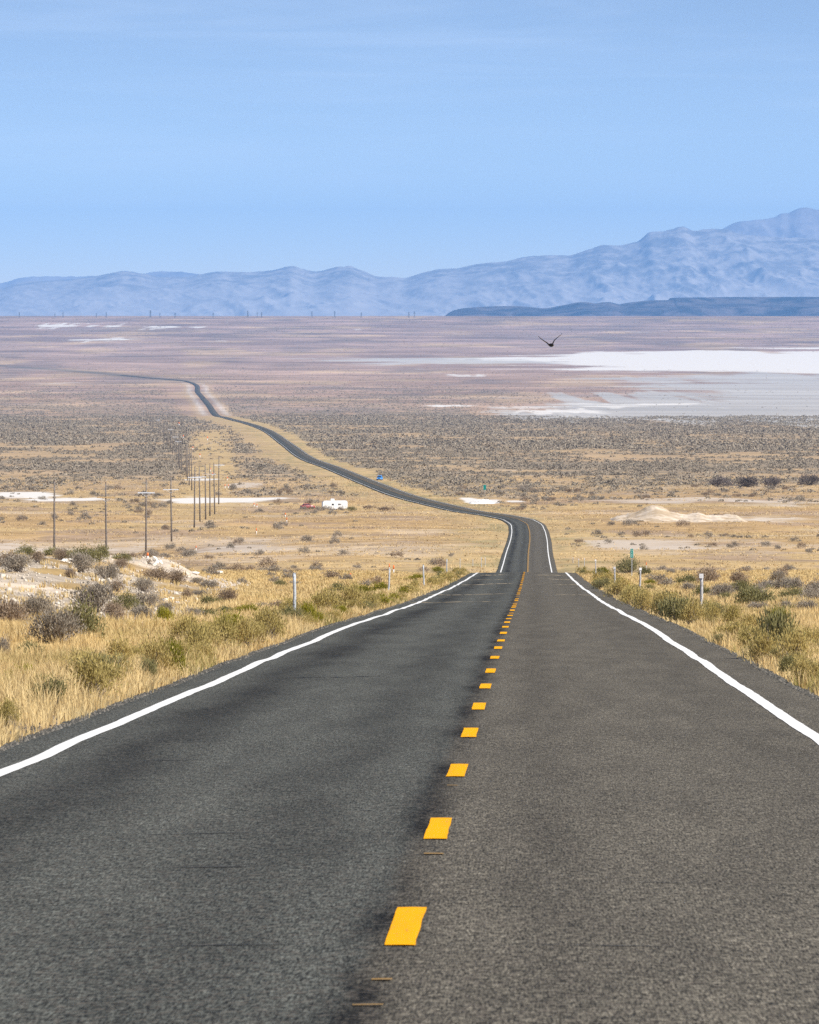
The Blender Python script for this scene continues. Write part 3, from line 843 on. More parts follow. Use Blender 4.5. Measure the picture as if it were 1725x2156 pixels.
# plants picked out one by one in the photograph: kind, u, v at the foot, width, height (1725-px units), variant
HAND = [
    ('twiggy_brush', 118, 1357, 120, 62, 1), ('sagebrush', 168, 1346, 84, 60, 3), ('twiggy_brush', 78, 1309, 74, 46, 1), ('twiggy_brush', 28, 1312, 60, 38, 0),
    ('sagebrush', 205, 1290, 90, 46, 0), ('twiggy_brush', 240, 1307, 60, 32, 0), ('sagebrush', 300, 1304, 46, 24, 1), ('rabbitbrush', 345, 1318, 36, 26, 0),
    ('sagebrush', 305, 1283, 54, 30, 1), ('twiggy_brush', 305, 1250, 58, 38, 1), ('sagebrush', 245, 1246, 40, 24, 2), ('sagebrush', 222, 1220, 60, 36, 1),
    ('sagebrush', 168, 1205, 66, 40, 0), ('sagebrush', 175, 1185, 76, 34, 3), ('sagebrush', 128, 1180, 40, 24, 2), ('sagebrush', 40, 1205, 80, 36, 0),
    ('twiggy_brush', 20, 1195, 70, 34, 0), ('twiggy_brush', 82, 1186, 44, 26, 0), ('sagebrush', 208, 1180, 48, 34, 3), ('sagebrush', 148, 1216, 34, 18, 2),
    ('sagebrush', 330, 1222, 60, 26, 2), ('sagebrush', 372, 1230, 48, 30, 2), ('sagebrush', 254, 1197, 34, 20, 2), ('sagebrush', 395, 1262, 30, 22, 2),
    ('sagebrush', 440, 1240, 32, 16, 1), ('twiggy_brush', 478, 1272, 44, 26, 0), ('sagebrush', 350, 1296, 36, 20, 0), ('sagebrush', 404, 1305, 44, 18, 0),
    ('rabbitbrush', 18, 1457, 28, 30, 0), ('rabbitbrush', 56, 1453, 50, 36, 2), ('sagebrush', 64, 1385, 54, 26, 3), ('sagebrush', 8, 1392, 30, 36, 0),
    ('rabbitbrush', 425, 1306, 70, 16, 1), ('rabbitbrush', 520, 1300, 60, 18, 0), ('rabbitbrush', 470, 1298, 44, 14, 1), ('rabbitbrush', 712, 1254, 40, 18, 1),
    ('rabbitbrush', 760, 1256, 58, 16, 0), ('rabbitbrush', 802, 1250, 42, 16, 2), ('rabbitbrush', 668, 1274, 36, 13, 0), ('rabbitbrush', 875, 1224, 38, 10, 0),
    ('rabbitbrush', 925, 1208, 28, 10, 0), ('rabbitbrush', 650, 1322, 44, 34, 2), ('roadside_weed', 690, 1300, 70, 40, 0), ('roadside_weed', 740, 1290, 60, 38, 1),
    ('roadside_weed', 610, 1322, 56, 34, 3), ('roadside_weed', 565, 1345, 66, 44, 0), ('roadside_weed', 520, 1372, 60, 46, 2), ('roadside_weed', 470, 1376, 70, 50, 1),
    ('roadside_weed', 420, 1395, 66, 52, 4), ('rabbitbrush', 362, 1424, 50, 52, 2), ('roadside_weed', 330, 1428, 70, 56, 0), ('rabbitbrush', 310, 1436, 40, 34, 3),
    ('roadside_weed', 195, 1478, 90, 62, 1), ('roadside_weed', 110, 1492, 70, 48, 3), ('roadside_weed', 255, 1440, 60, 42, 4), ('roadside_weed', 20, 1535, 40, 40, 4),
    # right of the road
    ('rabbitbrush', 1430, 1318, 74, 44, 3), ('roadside_weed', 1395, 1304, 46, 36, 2), ('roadside_weed', 1352, 1290, 52, 32, 0), ('roadside_weed', 1300, 1262, 44, 26, 1),
    ('roadside_weed', 1270, 1243, 38, 20, 3), ('roadside_weed', 1330, 1277, 36, 26, 4), ('roadside_weed', 1460, 1322, 56, 40, 0), ('roadside_weed', 1500, 1325, 40, 34, 4),
    ('rabbitbrush', 1462, 1322, 20, 16, 0), ('roadside_weed', 1545, 1330, 50, 36, 2), ('rabbitbrush', 1640, 1392, 90, 78, 3), ('roadside_weed', 1608, 1404, 58, 50, 0),
    ('roadside_weed', 1668, 1412, 70, 56, 4), ('roadside_weed', 1690, 1448, 56, 40, 1), ('rabbitbrush', 1660, 1424, 36, 30, 1), ('rabbitbrush', 1514, 1360, 26, 18, 3),
    ('sagebrush', 1590, 1278, 72, 34, 3), ('sagebrush', 1580, 1272, 40, 28, 7), ('twiggy_brush', 1518, 1262, 64, 28, 1), ('sagebrush', 1480, 1258, 34, 20, 3),
    ('sagebrush', 1668, 1265, 46, 22, 3), ('sagebrush', 1445, 1233, 34, 18, 3), ('sagebrush', 1490, 1229, 48, 26, 2), ('twiggy_brush', 1558, 1233, 50, 24, 0),
    ('sagebrush', 1610, 1246, 56, 20, 1), ('sagebrush', 1680, 1248, 40, 26, 1), ('sagebrush', 1716, 1256, 34, 24, 2), ('sagebrush', 1640, 1228, 44, 18, 0),
    ('rabbitbrush', 1367, 1236, 28, 11, 0), ('rabbitbrush', 1365, 1250, 27, 13, 1), ('rabbitbrush', 1403, 1234, 17, 10, 1), ('sagebrush', 1322, 1208, 50, 26, 3),
    ('rabbitbrush', 1272, 1212, 30, 12, 0), ('sagebrush', 1358, 1213, 26, 16, 3), ('sagebrush', 1410, 1209, 26, 10, 1), ('rabbitbrush', 1530, 1268, 30, 14, 1),
    ('sagebrush', 1700, 1290, 40, 22, 1), ('sagebrush', 1655, 1290, 34, 18, 0)]
for nm, u, v, wp, hp, var in HAND:
    plant_px(nm, u, v, wp, hp, var)

# more weeds along the pavement edge, thinning with distance
POSTS = [(1478, 209), (1348, 365), (1295, 381), (1255, 553), (620, 198), (818, 365), (893, 410), (1331, 580)]
def verge_weeds():
    for s in (-1, 1):
        y = 92.
        while y < 625:
            t = (-4.75 if s < 0 else 4.55) + s * abs(rng.normal()) * .9
            x = float(ROADX(y)) + t; p = np.array([x, y, float(H(x, y))])
            u, v = to_px(*p)
            clear = any(0 < py - y < 45 and abs(u - pu) < 16 for pu, py in POSTS)
            if -20 < u < 1745 and not clear:
                wd = rng.uniform(.32, .74)
                plant('roadside_weed' if rng.random() < .88 else 'rabbitbrush', p, wd, wd * rng.uniform(.42, .7), y < 260)
            y += rng.uniform(1.1, 2.5) * (1 + y / 330)
verge_weeds()

# sagebrush over the open ground: gather sites, the largest become single plants, the rest one mass
def scatter():
    sites = []
    # near ground on both sides (in front of the crest)
    for y0, y1, n in ((150, 500, 230), (450, 640, 110), (640, 1000, 120)):
        y = y0 + (y1 - y0) * rng.random(n) ** .7
        x = y * rng.uniform(-.062, .062, n)
        t = np.abs(x - ROADX(y)); ok = (t > 8.5) & (fbm(x / 6., y / 15., 91, 3) > .42) & ~((x < -8) & (y > 185) & (y < 480) & (rng.random(n) < .6))
        sites.append(np.stack([x[ok], y[ok], rng.uniform(.5, 1.25, ok.sum())], 1))
    def fill(y0, y1, n):
        # uniform over the ground of the wedge in view and a bit beyond
        y = np.sqrt(y0 ** 2 + (y1 ** 2 - y0 ** 2) * rng.random(n)); x = y * rng.uniform(-.064, .064, n)
        ok = rng.random(n) < sage_density(x, y)
        x, y = x[ok], y[ok]
        s = np.clip(np.exp(rng.normal(0, .40, len(x))), .4, 1.75) * np.interp(y, [1000, 2500, 5000, 9000, 15000, 28000], [1.5, 1.6, 1.9, 2.0, 2.2, 4.2])
        sites.append(np.stack([x, y, s], 1))
    fill(1000, 1950, 5200); fill(1950, 3000, 9000); fill(3000, 5000, 26000); fill(5000, 9300, 52000); fill(9300, 13000, 46000); fill(13000, 17500, 38000); fill(17500, 27500, 42000)
    P = np.concatenate(sites)
    z = H(P[:, 0], P[:, 1])
    u, v = to_px(P[:, 0], P[:, 1], z)
    wp = P[:, 2] * F / P[:, 1]
    vis = (u > 0) & (u < 1725) & (P[:, 1] > 150) & ((P[:, 1] < 625) | (P[:, 1] > 1040))
    order = np.argsort(-np.where(vis, wp, 0))
    nbig = 300 - sum(1 for q in PLANTS if q[2] in ('sagebrush',))
    big = order[:nbig]; rest = np.setdiff1d(np.arange(len(P)), big)
    for i in big:
        p = np.array([P[i, 0], P[i, 1], z[i]])
        plant('sagebrush', p, P[i, 2], P[i, 2] * rng.uniform(.36, .56), P[i, 1] < 420, None if P[i, 1] < 420 else int(rng.choice([0, 1, 2, 4, 5, 6])))
    # the mass: a few leaf fans per plant
    x, y, s, zz = P[rest, 0], P[rest, 1], P[rest, 2], z[rest]
    n = len(x)
    k = np.where(y < 2200, 60, np.where(y < 4200, 26, np.where(y < 9500, 12, np.where(y < 14000, 8, 5))))
    ii = np.repeat(np.arange(n), k); m = len(ii)
    a = rng.uniform(0, 6.28, m); rr = np.sqrt(rng.random(m)) * .42
    px = x[ii] + s[ii] * rr * np.cos(a); py = y[ii] + s[ii] * rr * np.sin(a)
    pz = zz[ii] + s[ii] * .40 * (1 - (rr / .5) ** 2) * rng.uniform(.05, .75, m)
    d = rng.normal(size=(m, 3)) * .7 + np.array([0, 0, .55]); d[:, 0] += np.cos(a) * .7
    ls = s[ii] * np.where(k[ii] > 50, .17, np.where(k[ii] > 20, .24, .36)) * rng.uniform(.7, 1.3, m)
    V, Q = leaf_quads(np.stack([px, py, pz], 1), d, ls, ls * .8, rng)
    tint = np.repeat(np.clip(.75 * rng.random(n)[ii] + .25 * rng.random(m), 0, 1), 4)
    mm, nt, b = new_mat('sagebrush_mass', .85, .1)
    c = mixc(nt, attr(nt, 'tint').outputs['Fac'], (.19, .163, .122), (.38, .318, .24)); nt.links.new(c, b.inputs['Base Color'])
    tag(link('undergrowth', mesh_np('undergrowth', V, [Q], mm, {'tint': tint})), kind='stuff')
scatter()

# ------------------------------------------------------------------ dry grass
def grass():
    r = np.random.default_rng(5)
    pts = []
    for y0, y1, dens in ((24, 60, 8.), (60, 130, 11.), (130, 220, 7.), (220, 340, 4.2), (340, 500, 2.4), (500, 650, 1.5)):
        xm = .066 * y1 + 5
        n = int(dens * 2 * xm * (y1 - y0))
        y = r.uniform(y0, y1, n); x = r.uniform(-xm, xm, n)
        t = x - ROADX(y)
        edge = np.where(t < 0, -t - 4.42, t - 4.22)
        ok = (edge > .02 + .25 * r.random(n) ** 2) & (np.abs(x) < .066 * y + 5)
        c = fbm(x / 1.6, y / 4.0, 71, 3)
        clump = sstep(.30, .52, c + .22 * np.exp(-edge / 2.5))
        bk = sstep(-7.5, -10, x + .012 * (y - 400)) * sstep(180, 205, y) * (1 - sstep(450, 490, y))
        ok &= r.random(n) < np.clip(clump + .12, 0, 1) * (1 - .93 * bk)
        pts.append(np.stack([x[ok], y[ok], c[ok], edge[ok]], 1))
    P = np.concatenate(pts); n = len(P)
    nb = np.where(P[:, 1] < 130, 16, np.where(P[:, 1] < 220, 13, 10))
    i = np.repeat(np.arange(n), nb); m = len(i)
    y = P[i, 1]
    hgt = (.11 + .25 * np.clip((P[i, 2] - .25) * 2, 0, 1)) * (1 + .35 * np.exp(-P[i, 3] / 3.)) * r.uniform(.55, 1.25, m) * np.where(P[i, 3] < .5, .75, 1.) * np.interp(y, [60, 500], [1, .85])
    a = r.uniform(0, 6.28, m); rad = r.random(m) ** .7 * .16
    bx = P[i, 0] + rad * np.cos(a); by = P[i, 1] + rad * np.sin(a) * 1.3
    bz = H(bx, by) - .02
    lean = r.uniform(.05, .5, m); la = a + r.normal(0, .7, m)
    wdt = np.interp(y, [60, 150, 300, 500, 640], [.0045, .008, .017, .03, .04]) * r.uniform(.7, 1.4, m)
    face = r.uniform(0, 6.28, m); sx, sy = np.cos(face) * wdt, np.sin(face) * wdt * .6
    dx, dy = np.cos(la) * lean * hgt, np.sin(la) * lean * hgt
    V = np.zeros((m, 5, 3))
    V[:, 0] = np.stack([bx - sx, by - sy, bz], 1); V[:, 1] = np.stack([bx + sx, by + sy, bz], 1)
    V[:, 2] = np.stack([bx + dx * .35 + sx * .8, by + dy * .35 + sy * .8, bz + hgt * .6], 1)
    V[:, 3] = np.stack([bx + dx * .35 - sx * .8, by + dy * .35 - sy * .8, bz + hgt * .6], 1)
    V[:, 4] = np.stack([bx + dx, by + dy, bz + hgt * (1 - .25 * lean)], 1)
    b = np.arange(m)[:, None] * 5
    q = b + np.array([[0, 1, 2, 3]]); t3 = b + np.array([[3, 2, 4]])
    hue = np.clip(.45 * r.random(n)[i] + .35 * r.random(m) + .35 * (fbm(P[i, 0] / 5., P[i, 1] / 14., 77, 3) - .3), 0, 1)
    grn = (fbm(P[i, 0] / 3., P[i, 1] / 9., 79, 3) > .60) * r.random(m) * np.exp(-P[i, 3] / 5.)
    mt, nt, bs = new_mat('dry_grass', .7, .2)
    c = mixc(nt, attr(nt, 'hue').outputs['Fac'], (.53, .375, .155), (.86, .68, .36))
    c = mixc(nt, attr(nt, 'green').outputs['Fac'], c, (.22, .21, .05))
    nt.links.new(c, bs.inputs['Base Color'])
    tr = N(nt, 'ShaderNodeBsdfTranslucent'); nt.links.new(c, tr.inputs[0])
    mx = N(nt, 'ShaderNodeMixShader'); mx.inputs[0].default_value = .3
    nt.links.new(bs.outputs[0], mx.inputs[1]); nt.links.new(tr.outputs[0], mx.inputs[2])
    nt.links.new(mx.outputs[0], nt.nodes['Material Output'].inputs[0])
    tag(link('grass', mesh_np('grass', V.reshape(-1, 3), [q, t3], mt, {'hue': np.repeat(hue, 5), 'green': np.repeat(grn, 5)})), kind='stuff')
    print('grass blades', m)
grass()

# low bunch grass that covers the flat beyond the crest
def bunch_grass():
    r = np.random.default_rng(15)
    n = 42000
    y = np.sqrt(1000. ** 2 + (2900. ** 2 - 1000. ** 2) * r.random(n)); x = y * r.uniform(-.062, .062, n)
    t = np.abs(x - ROADX(y))
    ok = (t > 5.0) & (fbm(x / 9., y / 22., 171, 4) + .2 * r.random(n) > .50)
    ok &= ~((patch(SALT, x, y) > .35) | (patch(PALE, x, y) + .5 * (r.random(n) - .5) > .6))
    x, y = x[ok], y[ok]; n = len(x); z = H(x, y)
    k = 5; i = np.repeat(np.arange(n), k); m = len(i)
    sz = r.uniform(.15, .40, n) * np.interp(y, [1000, 2900], [1, 1.5])
    px = x[i] + r.normal(0, .30, m) * sz[i] * 1.6; py = y[i] + r.normal(0, .3, m) * sz[i] * 2.
    d = r.normal(size=(m, 3)) * .55 + np.array([0, 0, .7])
    L = sz[i] * r.uniform(.5, 1.1, m)
    V, Q = leaf_quads(np.stack([px, py, z[i] - .02], 1), d, L, L * .42, r)
    tint = np.clip(.55 * r.random(n)[i] + .25 * r.random(m) + .9 * (fbm(x / 40., y / 90., 173, 3)[i] - .38), 0, 1)
    mt, nt, bs = new_mat('bunch_grass', .8, .1)
    c = mixc(nt, attr(nt, 'tint').outputs['Fac'], (.40, .285, .15), (.62, .465, .235)); nt.links.new(c, bs.inputs['Base Color'])
    tag(link('straw_grass', mesh_np('straw_grass', V, [Q], mt, {'tint': np.repeat(tint, 4)})), kind='stuff')
bunch_grass()

# ------------------------------------------------------------------ stones
M_ROCK = wear_mat('pale_limestone', (.56, .49, .40), .22, 6, .9)
M_WHITE_ROCK = wear_mat('white_stone', (.78, .74, .67), .15, 6, .9)
def rock_mesh(seed, mat, flat=.7):
    r = np.random.default_rng(seed)
    bm = bmesh.new(); bmesh.ops.create_icosphere(bm, subdivisions=3, radius=.5)
    pl = [(Vector(r.normal(size=3)).normalized(), r.uniform(.26, .42)) for _ in range(9)]
    for v in bm.verts:
        for nrm, d in pl:
            e = v.co.dot(nrm) - d
            if e > 0: v.co -= nrm * e
        v.co.z *= flat
        v.co *= 1 + .05 * float(r.normal())
    me = bpy.data.meshes.new('boulder'); bm.to_mesh(me); bm.free(); me.materials.append(mat)
    return me
RK = [rock_mesh(s, M_WHITE_ROCK if s % 2 else M_ROCK) for s in range(6)]
ROCKS = [(140, 1184, 40, 14, 1, 'flat white boulder on top of the rubble bank, below the left power poles'),
         (200, 1223, 26, 12, 3, 'rounded white boulder halfway down the rubble bank beside grey sagebrush'),
         (458, 1212, 30, 18, 1, 'largest white boulder, alone on the golden grass right of the rubble bank'),
         (410, 1209, 24, 8, 5, 'low white boulder just left of the largest white boulder'),
         (434, 1232, 30, 12, 3, 'white boulder lying in front of the two white boulders on the grass'),
         (347, 1264, 20, 8, 1, 'small white boulder at the foot of the rubble bank, left of its neighbour'),
         (360, 1262, 14, 8, 5, 'smallest white stone at the foot of the rubble bank'),
         (73, 1274, 14, 11, 3, 'pinkish white stone low on the rubble bank at far left'),
         (1424, 1214, 12, 5, 1, 'small white stone on the grass right of the green mile sign')]
for u, v, wp, hp, var, lab in ROCKS:
    p = hit(u, v); k = p[1] / F
    o = link('boulder', RK[var]); o.location = (float(p[0]), float(p[1]), float(p[2]) + .12 * hp * k)
    o.scale = (wp * k * 1.15, wp * k, hp * k * 1.6); o.rotation_euler = (0, 0, rng.uniform(0, 6.28))
    tag(o, lab, 'rock')
# cairn-like heap on the knob behind the bank
pk = hit(323, 1190)
hp_ = link('rock_pile', None, loc=(pk[0], pk[1], pk[2])); k = pk[1] / F
tag(hp_, 'heap of pale broken rock under an orange-topped marker, beyond the rubble bank', 'rock pile')
for j in range(26):
    a, r_ = rng.uniform(0, 6.28), rng.random() ** .6
    o = link('stone', RK[j % 6], hp_)
    o.location = (math.cos(a) * r_ * 24 * k, math.sin(a) * r_ * 24 * k, (1 - r_) * 17 * k)
    o.scale = [rng.uniform(7, 14) * k] * 3; o.rotation_euler = (rng.uniform(0, 3), 0, rng.uniform(0, 6))
def rubble():
    n = 16000
    y = rng.uniform(188, 460, n); x = rng.uniform(-34, -7.5, n)
    ok = (fbm(x / 2.2, y / 9., 61, 4) > .40) & (x + .012 * (y - 400) < -8.6) & (x > -.075 * y)
    x, y = x[ok], y[ok]; n = len(x); z = H(x, y)
    s = rng.lognormal(-2.75, .55, n)
    base = np.array([[.6, 0, 0], [-.3, .55, 0], [-.35, -.5, .05], [.1, .05, .65], [.3, -.45, .35]])
    a = rng.uniform(0, 6.28, n)
    V = np.zeros((n, 5, 3))
    for k in range(5):
        jx, jy = base[k, 0] + rng.normal(0, .12, n), base[k, 1] + rng.normal(0, .12, n)
        V[:, k, 0] = x + s * (jx * np.cos(a) - jy * np.sin(a)); V[:, k, 1] = y + s * (jx * np.sin(a) + jy * np.cos(a)); V[:, k, 2] = z + s * base[k, 2]
    b = np.arange(n)[:, None] * 5
    Fc = np.concatenate([b + np.array([t]) for t in ([0, 1, 3], [1, 2, 3], [2, 4, 3], [4, 0, 3], [0, 2, 1], [0, 4, 2])])
    tag(link('rubble', mesh_np('rubble', V.reshape(-1, 3), [Fc], M_ROCK)), kind='stuff')
rubble()

# spoil heaps of pale earth on the plain
M_EARTH = rock_mat('pale_spoil_earth', (.42, .32, .21), (.66, .55, .43), 7.)
def heap(name, u0, u1, vb, outline, depth, label, mat, seed):
    """outline: (u, v) skyline of the heap"""
    y = hit((u0 + u1) / 2, vb)[1] + depth * .3
    k = y / F; f = pchip([o[0] for o in outline], [o[1] for o in outline])
    nx, ny = 130, 34
    u = np.linspace(u0, u1, nx); q = np.linspace(-1, 1, ny)
    U, Qy = np.meshgrid(u, q, indexing='ij')
    X = (U - CU) / F * y; Y = y + Qy * depth
    top = (HOR - f(U)) / F * y
    ground = H(X, Y)
    hgt = np.maximum(top - H(X, np.full_like(X, y)), 0)
    nz = fbm(X / 1.7, Y / 3.2, seed, 4, .6)
    Z = ground - .15 + hgt * np.clip(1 - np.abs(Qy) ** 1.5, 0, 1) * (1 - .55 * (1 - np.exp(-(Qy * 2) ** 2)) * nz) + 1.1 * (nz - .5) * np.minimum(hgt, 1)
    idx = np.arange(nx * ny).reshape(nx, ny)
    Q = np.stack([idx[:-1, :-1], idx[1:, :-1], idx[1:, 1:], idx[:-1, 1:]], -1).reshape(-1, 4)
    o = link(name, mesh_np(name, np.stack([X - X.mean(), Y - y, Z - ground.min()], -1).reshape(-1, 3), [Q], mat))
    o.location = (float(X.mean()), float(y), float(ground.min()))
    tag(o, label, 'earth mound')
heap('earth_mound', 1280, 1575, 1097, [(1280, 1098), (1300, 1086), (1330, 1080), (1345, 1075), (1362, 1066), (1377, 1062), (1392, 1066), (1408, 1074), (1425, 1079), (1445, 1082), (1470, 1077),
     (1490, 1083), (1520, 1084), (1548, 1083), (1560, 1090), (1575, 1097)], 34, 'long pale heap of bare earth with a peak, right of the road bend', M_EARTH, 501)
heap('earth_mound', 985, 1046, 1060, [(985, 1062), (992, 1055), (1000, 1053), (1015, 1051.5), (1025, 1050.5), (1036, 1054), (1046, 1062)], 18, 'low white earth bank just behind the road bend', WHITE_EARTH if 'WHITE_EARTH' in globals() else M_WHITE_ROCK, 502)

# ------------------------------------------------------------------ posts, markers, signs
M_WOOD = wear_mat('weathered_grey_wood', (.42, .42, .43), .3, 14, .85)
M_STEEL = wear_mat('galvanised_post_steel', (.42, .45, .48), .2, 18, .45, .4)
M_WPLATE = wear_mat('white_reflector_plate', (.82, .83, .85), .06, 8, .4)
M_DARKWOOD = wear_mat('dark_pole_wood', (.17, .145, .125), .3, 3, .85)
M_ARMWOOD = wear_mat('yellow_arm_wood', (.50, .34, .15), .2, 4, .7)
M_ARMPALE = wear_mat('pale_crossarm', (.66, .70, .76), .12, 4, .35)
M_GLASS = wear_mat('brown_porcelain', (.10, .05, .03), .2, 8, .25)
M_ORANGE = wear_mat('orange_plastic', (.80, .20, .045), .15, 8, .5)
M_WPLAST = wear_mat('white_plastic', (.80, .79, .76), .1, 8, .5)
M_GREENS = wear_mat('green_sign_sheet', (.005, .22, .19), .12, 6, .4)
M_SIGNW = wear_mat('white_sign_letters', (.72, .85, .84), .05, 9, .4)

def post_xy(u, y): return at_y(u, y)
def post(u, y, h, label, plate, lean=0., seed=0):
    p = post_xy(u, y); h += .19 if y < 600 else 0
    o = link('roadside_post', None, loc=p); o.rotation_euler = (0, lean, rng.uniform(-.25, .1))
    tag(o, label, 'post', 'wooden posts along the road edges')
    r = .045
    mb = MB(); n = 6
    pts = [(0.006 * math.sin(i * 1.7 + seed), .004 * math.cos(i * 2.3 + seed), -.25 + (h + .25) * i / n) for i in range(n + 1)]
    mb.tube(pts, [r * (1.06 - .02 * i) for i in range(n + 1)], 9)
    mb.build('shaft', M_WOOD if plate else M_STEEL, o, True)
    if plate:
        MB().box((0, -r - .012, h - .055), (.118, .018, .125), bev=.004).build('reflector_plate', M_WPLATE, o)
        MB().box((0, -r - .024, h - .055), (.012, .008, .012), bev=.002).build('bolt', M_STEEL, o)
    else:
        MB().tube([(0, -r - .002, h - .07), (0, -r - .012, h - .07)], .012, 6).build('bolt', M_WPLATE, o)
        MB().box((0, 0, h + .008), (.085, .085, .016), bev=.004).build('cap', M_STEEL, o)
    return o
P_RIGHT = [(1478, 209, 1.08, 'tallest grey wooden post with a white plate, right of the road'),
           (1348, 365, 1.10, 'grey wooden post with white plate just right of the green mile sign'),
           (1295, 381, 1.09, 'grey wooden post with white plate left of the green mile sign'),
           (1255, 553, 1.10, 'thin white-topped post left of the olive bush behind the mile sign'),
           (1231, 1080, 1.50, 'small white-topped post beyond the crest, nearest the mile sign of the small ones'),
           (1219, 1092, 1.30, 'small white-topped post beyond the crest, middle of the three small ones'),
           (1207, 1150, 0.9, 'smallest white-topped post beyond the crest, closest to the far road edge')]
for i, (u, y, h, lab) in enumerate(P_RIGHT): post(u, y, h, lab, True, [0, .02, 0, -.01, 0, 0, 0][i], i)
P_LEFT = [(620, 198, 1.13, 0, 'tallest silvery post without a plate, left of the road'),
          (818, 365, 1.10, .05, 'silvery post leaning to the right, by an orange-topped marker left of the road'),
          (893, 410, 1.10, -.03, 'silvery upright post standing in the green shrubs left of the road'),
          (941, 590, 1.08, 0, 'silvery post at the crest, left of the road, beside the weedy shoulder'),
          (969, 1085, 1.45, 0, 'faint grey post beyond the crest, leftmost of the four small ones'),
          (996, 1098, 1.2, 0, 'faint grey post beyond the crest, shortest of the four small ones'),
          (1014, 1095, 1.5, 0, 'pale grey post beyond the crest, tallest of the four small ones'),
          (1022, 1120, 1.25, 0, 'faint grey post beyond the crest, closest to the white edge line')]
for i, (u, y, h, ln, lab) in enumerate(P_LEFT): post(u, y, h, lab, False, ln, 20 + i)

def mile_sign(u, y, h, label, pw, ph, text):
    p = at_y(u, y)
    o = link('mile_marker', None, loc=p); tag(o, label, 'road sign')
    MB().tube([(0, 0, -.3), (0, 0, h - .03)], .028, 8).build('sign_post', M_STEEL, o)
    MB().box((0, -.035, h - ph / 2), (pw, .006, ph), bev=.002).build('panel', M_WPLATE, o)
    MB().box((0, -.0395, h - ph / 2), (pw - .028, .004, ph - .028), bev=.001).build('green_face', M_GREENS, o)
    for txt, sz, zc in text:
        cu = bpy.data.curves.new('letters', 'FONT'); cu.body = txt; cu.size = sz; cu.align_x = 'CENTER'; cu.align_y = 'CENTER'; cu.extrude = .001
        cu.materials.append(M_SIGNW)
        tmp = bpy.data.objects.new('tmp', cu); COL.objects.link(tmp)
        me = bpy.data.meshes.new_from_object(tmp.evaluated_get(bpy.context.evaluated_depsgraph_get()))
        bpy.data.objects.remove(tmp)
        t = link('lettering', me, o, (0, -.043, h - zc)); t.rotation_euler = (math.pi / 2, 0, 0)
    return o
mile_sign(1331, 580, 2.27, 'green mile sign with white border and figures on a thin steel post', .26, .73, [('MILE', .10, .13), ('1', .24, .31), ('2', .24, .54)])
mile_sign(1021, 2330, 3.4, 'tiny green sign in the scrub below the white earth bank', .9, 1.6, [])

def marker(u, v, hpx, label, y=None, thin=False, top=.45):
    p = hit(u, v) if y is None else at_y(u, y)
    k = p[1] / F; h = hpx * k; r = max(.055, .9 * k) if not thin else .03
    o = link('cable_marker', None, loc=p); tag(o, label, 'marker post', 'orange and white cable markers')
    MB().tube([(0, 0, -.2), (0, 0, h * (1 - top)), (0, 0, h * (1 - top) + .01)], [r, r, r * .9], 9).build('white_tube', M_WPLAST, o, True)
    MB().tube([(0, 0, h * (1 - top)), (0, 0, h * .97), (0, 0, h)], [r * 1.15, r * 1.15, r * .6], 9).build('orange_cap', M_ORANGE, o, True)
MK = [(311, 1179, 15, 'orange-topped white marker on the rock heap below the third power pole'),
      (413, 1160, 11, 'orange and white marker standing in brush between rock heap and fourth pole'),
      (540, 1126, 14, 'tall white marker with orange top in golden grass, alone left of centre'),
      (601, 1089, 9, 'upper of two orange and white markers below the white trailer'),
      (604, 1101, 11, 'lower of two orange and white markers below the white trailer'),
      (738, 1216, 9, 'short orange marker in the grass left of the leaning silvery post'),
      (829, 1209, 19, 'orange and white marker just right of the leaning silvery post'),
      (820, 1205, 18, 'orange-topped marker right behind the leaning silvery post'),
      (443, 993, 8, 'orange marker high in the pole corridor, left of the white ground streak'),
      (474, 1028, 8, 'left marker of the white pair above the long white ground streak'),
      (479, 1012, 8, 'white marker between the poles and the pale pit in the cleared strip'),
      (481, 1028, 8, 'right marker of the white pair above the long white ground streak'),
      (535, 1067, 8, 'left marker of the pair just below the long white ground streak'),
      (541, 1069, 8, 'right marker of the pair just below the long white ground streak'),
      (377, 897, 8, 'farthest white and pink marker at the top of the cleared strip'),
      (386, 923, 7, 'white marker in the upper half of the cleared strip beside dark scrub'),
      (406, 947, 7, 'single white marker in the middle of the cleared golden strip'),
      (421, 963, 8, 'pale marker low in the cleared strip, right of the pole cluster'),
      (437, 928, 9, 'reddish marker in the scrub right of the cleared strip'),
      (448, 1002, 7, 'small marker just below the orange marker high in the pole corridor')]
for u, v, h_, lab in MK: marker(u, v, h_, lab)
marker(1361, 1211, 27, 'thin reddish stake behind the post right of the green mile sign', None, True, .25)

